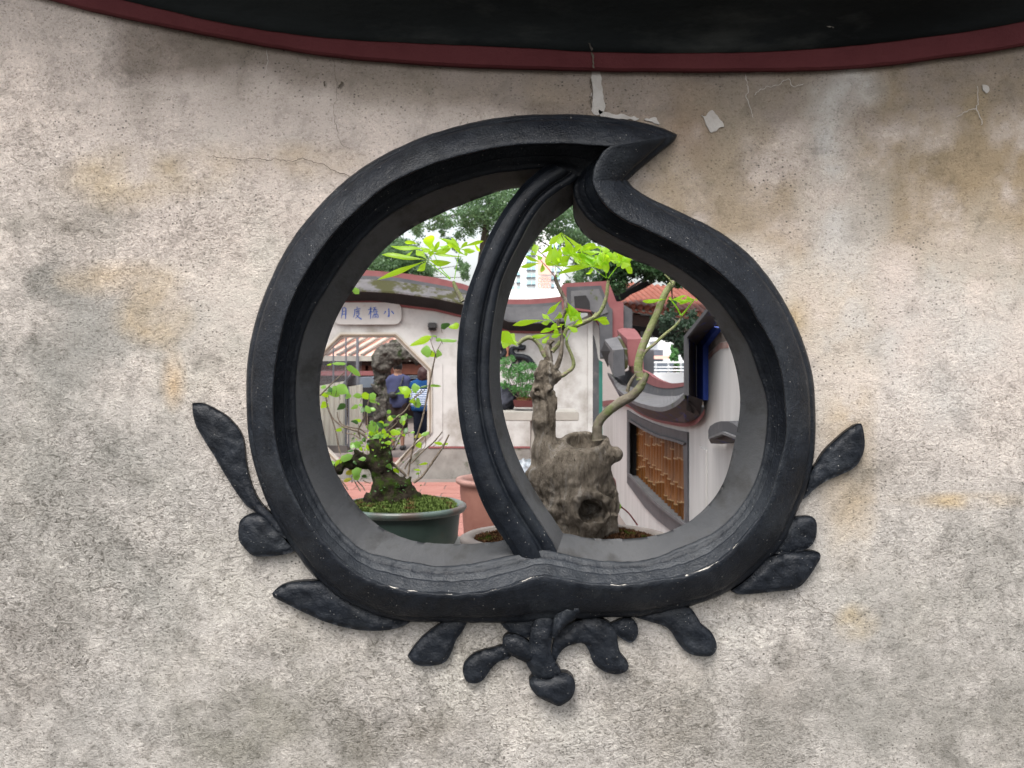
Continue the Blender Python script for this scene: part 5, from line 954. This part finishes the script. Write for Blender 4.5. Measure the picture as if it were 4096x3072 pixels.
LB = ('n6','1265,990,1265,745,190;1265,990,630,930,80;1210,1140,500,1060,100;1220,1150,430,1460,80;1215,1130,1040,980,110;1210,1160,1060,1320,110;1230,1140,1590,1190,110;1270,1020,1580,930,70;1380,930,1590,910,70;1380,790,1690,880,60;1080,890,860,860,70;1740,970,1640,960,60;1780,940,2110,850,60;1960,880,2050,1020,50;1840,1080,1300,1020,50;1840,1080,1810,970,50;1840,1080,1650,960,40;1000,990,830,1140,60;1240,1110,1310,1010,60;1470,1020,1600,940,50;1300,1000,1240,1060,60')
LC = ('e','1000,555,1200,790,60;960,555,790,720,50;1010,560,1110,800,70;1100,700,1060,790,60;770,780,410,840,60;850,780,740,810,60;840,770,740,700,50;870,770,960,720,50;990,820,840,860,60;1010,830,1130,900,60;1000,830,1030,640,60;900,870,720,910,50;830,930,620,960,50;830,940,740,1030,60;880,860,770,890,40;1330,770,1490,820,70;1290,780,1460,750,40;470,1030,290,960,190;290,870,300,1050,1;1090,840,1180,790,50;1050,800,1170,690,60;470,1060,290,900,120')
LD = ('g','880,540,595,570,44;930,550,1090,505,30;930,555,1050,545,30;920,560,920,515,36;1180,545,1090,510,50;1185,540,970,560,36;1180,550,1010,600,34;1190,545,1215,550,30;830,540,660,585,40;1170,540,1080,560,60')
random.seed(21)
def fan(c, x, y, n, l, wd, a0, a1):
    q = []
    for k in range(n):
        a = math.radians(a0+(a1-a0)*(k+random.uniform(-.3, .3))/(n-1)); L_ = l*random.uniform(.75, 1.1); q.append(f'{x},{y},{x+L_*math.cos(a):.0f},{y+L_*math.sin(a)*.8:.0f},{wd*random.uniform(.8, 1.15):.0f}')
    return (c, ';'.join(q))
FANS = [fan('n3', 1820, 880, 5, 260, 90, -170, -20), fan('n3', 2150, 870, 5, 240, 100, -160, 30), fan('n3', 1640, 960, 5, 280, 100, -150, -10), fan('n3', 1270, 740, 5, 260, 90, -150, 60), fan('n3', 1430, 690, 4, 300, 80, -30, 60), fan('n3', 980, 940, 4, 220, 80, -160, -20),
        fan('e', 1040, 730, 5, 130, 34, -160, 10), fan('n5', 1180, 240, 4, 200, 80, 150, 260), fan('n6', 1740, 970, 4, 240, 70, -170, 0), fan('n6', 1320, 1040, 4, 260, 80, -150, -20)]
for c, s in [LA, LB, LC, LD]+FANS:
    for x0, y0, x1, y1, w_ in T(c, s):
        o = random.uniform(-.03, .03); dy = random.uniform(-.05, .05); leaf(P(x0, y0, YC+o*.3), P(x1, y1, YC+o*.3+dy), w_*kC*1.05, bc, m_leafA, 'lance', random.uniform(-.6, .5), random.uniform(-.04, .16), 'leaf', .05)
# young shoot with red stem right of the stump
ys_ = thing('young_shoot', 'young shoot with red stem and one green leaf beside the hollow stump', 'shoot')
tube('stem', ptsY('f', '1720,1230;1640,1120;1560,1050', YC+.2), .0028, m_redc, ys_, 6); leaf(*ptsY('f', '1570,1060;1430,1030', YC+.2), .028, ys_, m_leafB, 'ovate', .3)
hp = thing('red_hoop', 'thin dull red curved rim against the side wall beside the hollow stump', 'hoop'); tube('rim', [P(x, y, 7.2) for x, y in T('f','1385,800;1430,765;1470,790;1490,840;1505,885')], [.02, .03, .03, .022, .01], m_redc, hp, 8)

# --- terracotta jar behind the divider
jr = thing('terracotta_jar', 'tall pinkish terracotta jar standing on the tiles behind the divider', 'jar')
jx = P(1958, 0, 6).x; zj = P(0, 1912, 6).z
lathe('body', [(.15, .003), (.16, .003), (.17, .06), (.205, zj-.25), (.222, zj-.10), (.222, zj-.04)], (jx, 6), m_terra, jr); lathe('rim', [(.222, zj-.045), (.25, zj-.03), (.256, zj-.012), (.25, zj), (.20, zj+.002), (.19, zj-.03), (.185, zj-.2), (0.0, zj-.2)], (jx, 6), mat('jar_rim', (.36, .20, .165), (.48, .28, .24), 8, .7, .2), jr)
# --- bench with potted azalea
YB = 9.4
bh = thing('stone_bench', 'beige stone bench against the far wall holding the potted azalea', 'bench')
box('seat', P(1960, 1684, YB-.1), P(2300, 1634, YB+.5), m_bench, bh, .01); zb_ = P(0, 1684, YB-.1).z
for x in (1975, 2124): box('leg', Vector((P(x, 0, YB).x, YB, 0)), Vector((P(x+26, 0, YB).x, YB+.4, zb_-.003)), m_bench, bh, .008)
az = thing('potted_azalea', 'bushy green azalea in a low reddish brown rectangular pot on the stone bench', 'potted plant'); zt_b = P(0, 1634, YB-.1).z
a_ = P(2052, 1634, YB); b_ = P(2150, 1608, YB)
bm = bmesh.new(); bmesh.ops.create_cube(bm, size=1)
for v in bm.verts:
    k_ = 1 if v.co.z > 0 else .86; v.co = Vector(((a_.x+b_.x)/2+v.co.x*(b_.x-a_.x)*k_, YB+.15+v.co.y*.22*k_, zt_b+.003+(v.co.z+.5)*.082))
bmesh.ops.bevel(bm, geom=bm.edges[:], offset=.006, segments=2, affect='EDGES'); bobj('pot', bm, mat('oxblood_pot', (.13, .035, .035), (.18, .055, .05), 8, .5, .1), az)
mossbed('soil', ((a_.x+b_.x)/2, YB+.15), .11, zt_b+.086, .02, m_soil, az, 300, .012, 5, .8)
r = np.random.default_rng(9); v = []; f = []; stm = []
cl = [(2020,1450,20),(2045,1440,16),(2070,1480,26),(2100,1470,22),(2130,1470,18),(2035,1500,26),(2080,1520,28),(2110,1510,24),(2135,1510,18),(2020,1540,20),(2060,1560,20),(2100,1560,26),(2125,1550,20),(2095,1590,16),(2010,1480,16)]
for x, y, rr in cl:
    c = P(x, y, YB+.15); stm.append(tube_data([P(2100, 1606, YB+.15), (P(2100, 1606, YB+.15)+c)/2+Vector((0, .03, -.03)), c], [.008, .006, .003], 5, 6))
    for j in range(int(rr*rr*.42)):
        q = r.normal(size=3); q /= np.linalg.norm(q); q *= r.random()**.5*rr*YB/F; p = c+Vector((q[0], q[1]*1.2, q[2])); d = Vector((q[0], q[1], abs(q[2])+.02)).normalized()+Vector(r.normal(size=3))*.4; d.normalize(); s = d.orthogonal().normalized(); l = .026*(.6+.8*r.random()); k_ = len(v); v += [p, p+d*l*.5+s*l*.25, p+d*l, p+d*l*.5-s*l*.25]; f.append((k_, k_+1, k_+2, k_+3))
tag(obj('foliage', v, f, m_fol3, az), kind='stuff'); merged('stems', stm, m_barkb, az)
rs = thing('dark_stone', 'bluish black lumpy ornamental stone on the bench left of the azalea', 'stone')
sdf('stone', lambda G: smin(ell(G, tuple(P(2030, 1575, YB+.3)), (.16, .12, .13)), ell(G, tuple(P(2000, 1610, YB+.3)), (.2, .14, .10)), .05)+.035*fbm(*G, 12, 3, 3), tuple(P(1930, 1640, YB+.1)), tuple(P(2110, 1520, YB+.5)), .014, mat('bluish_stone', (.035, .038, .055), (.07, .075, .10), 9, .8, .6, 30), rs)
bgp = thing('plastic_bag', 'crumpled pale blue plastic bag on the ground behind the stump', 'bag')
bgc = P(2108, 1866, 9.6); sdf('bag', lambda G: ell(G, (bgc.x, bgc.y, bgc.z), (.13, .12, .09))+.03*fbm(*G, 14, 3, 3), (bgc.x-.2, bgc.y-.2, bgc.z-.15), (bgc.x+.2, bgc.y+.2, bgc.z+.15), .016, m_bag, bgp)
bx_ = thing('stone_block', 'low grey stone block under the plastic bag', 'block'); box('block', (bgc.x-.25, 9.4, 0), (bgc.x+.25, 9.85, bgc.z-.085), m_plinth, bx_, .02)
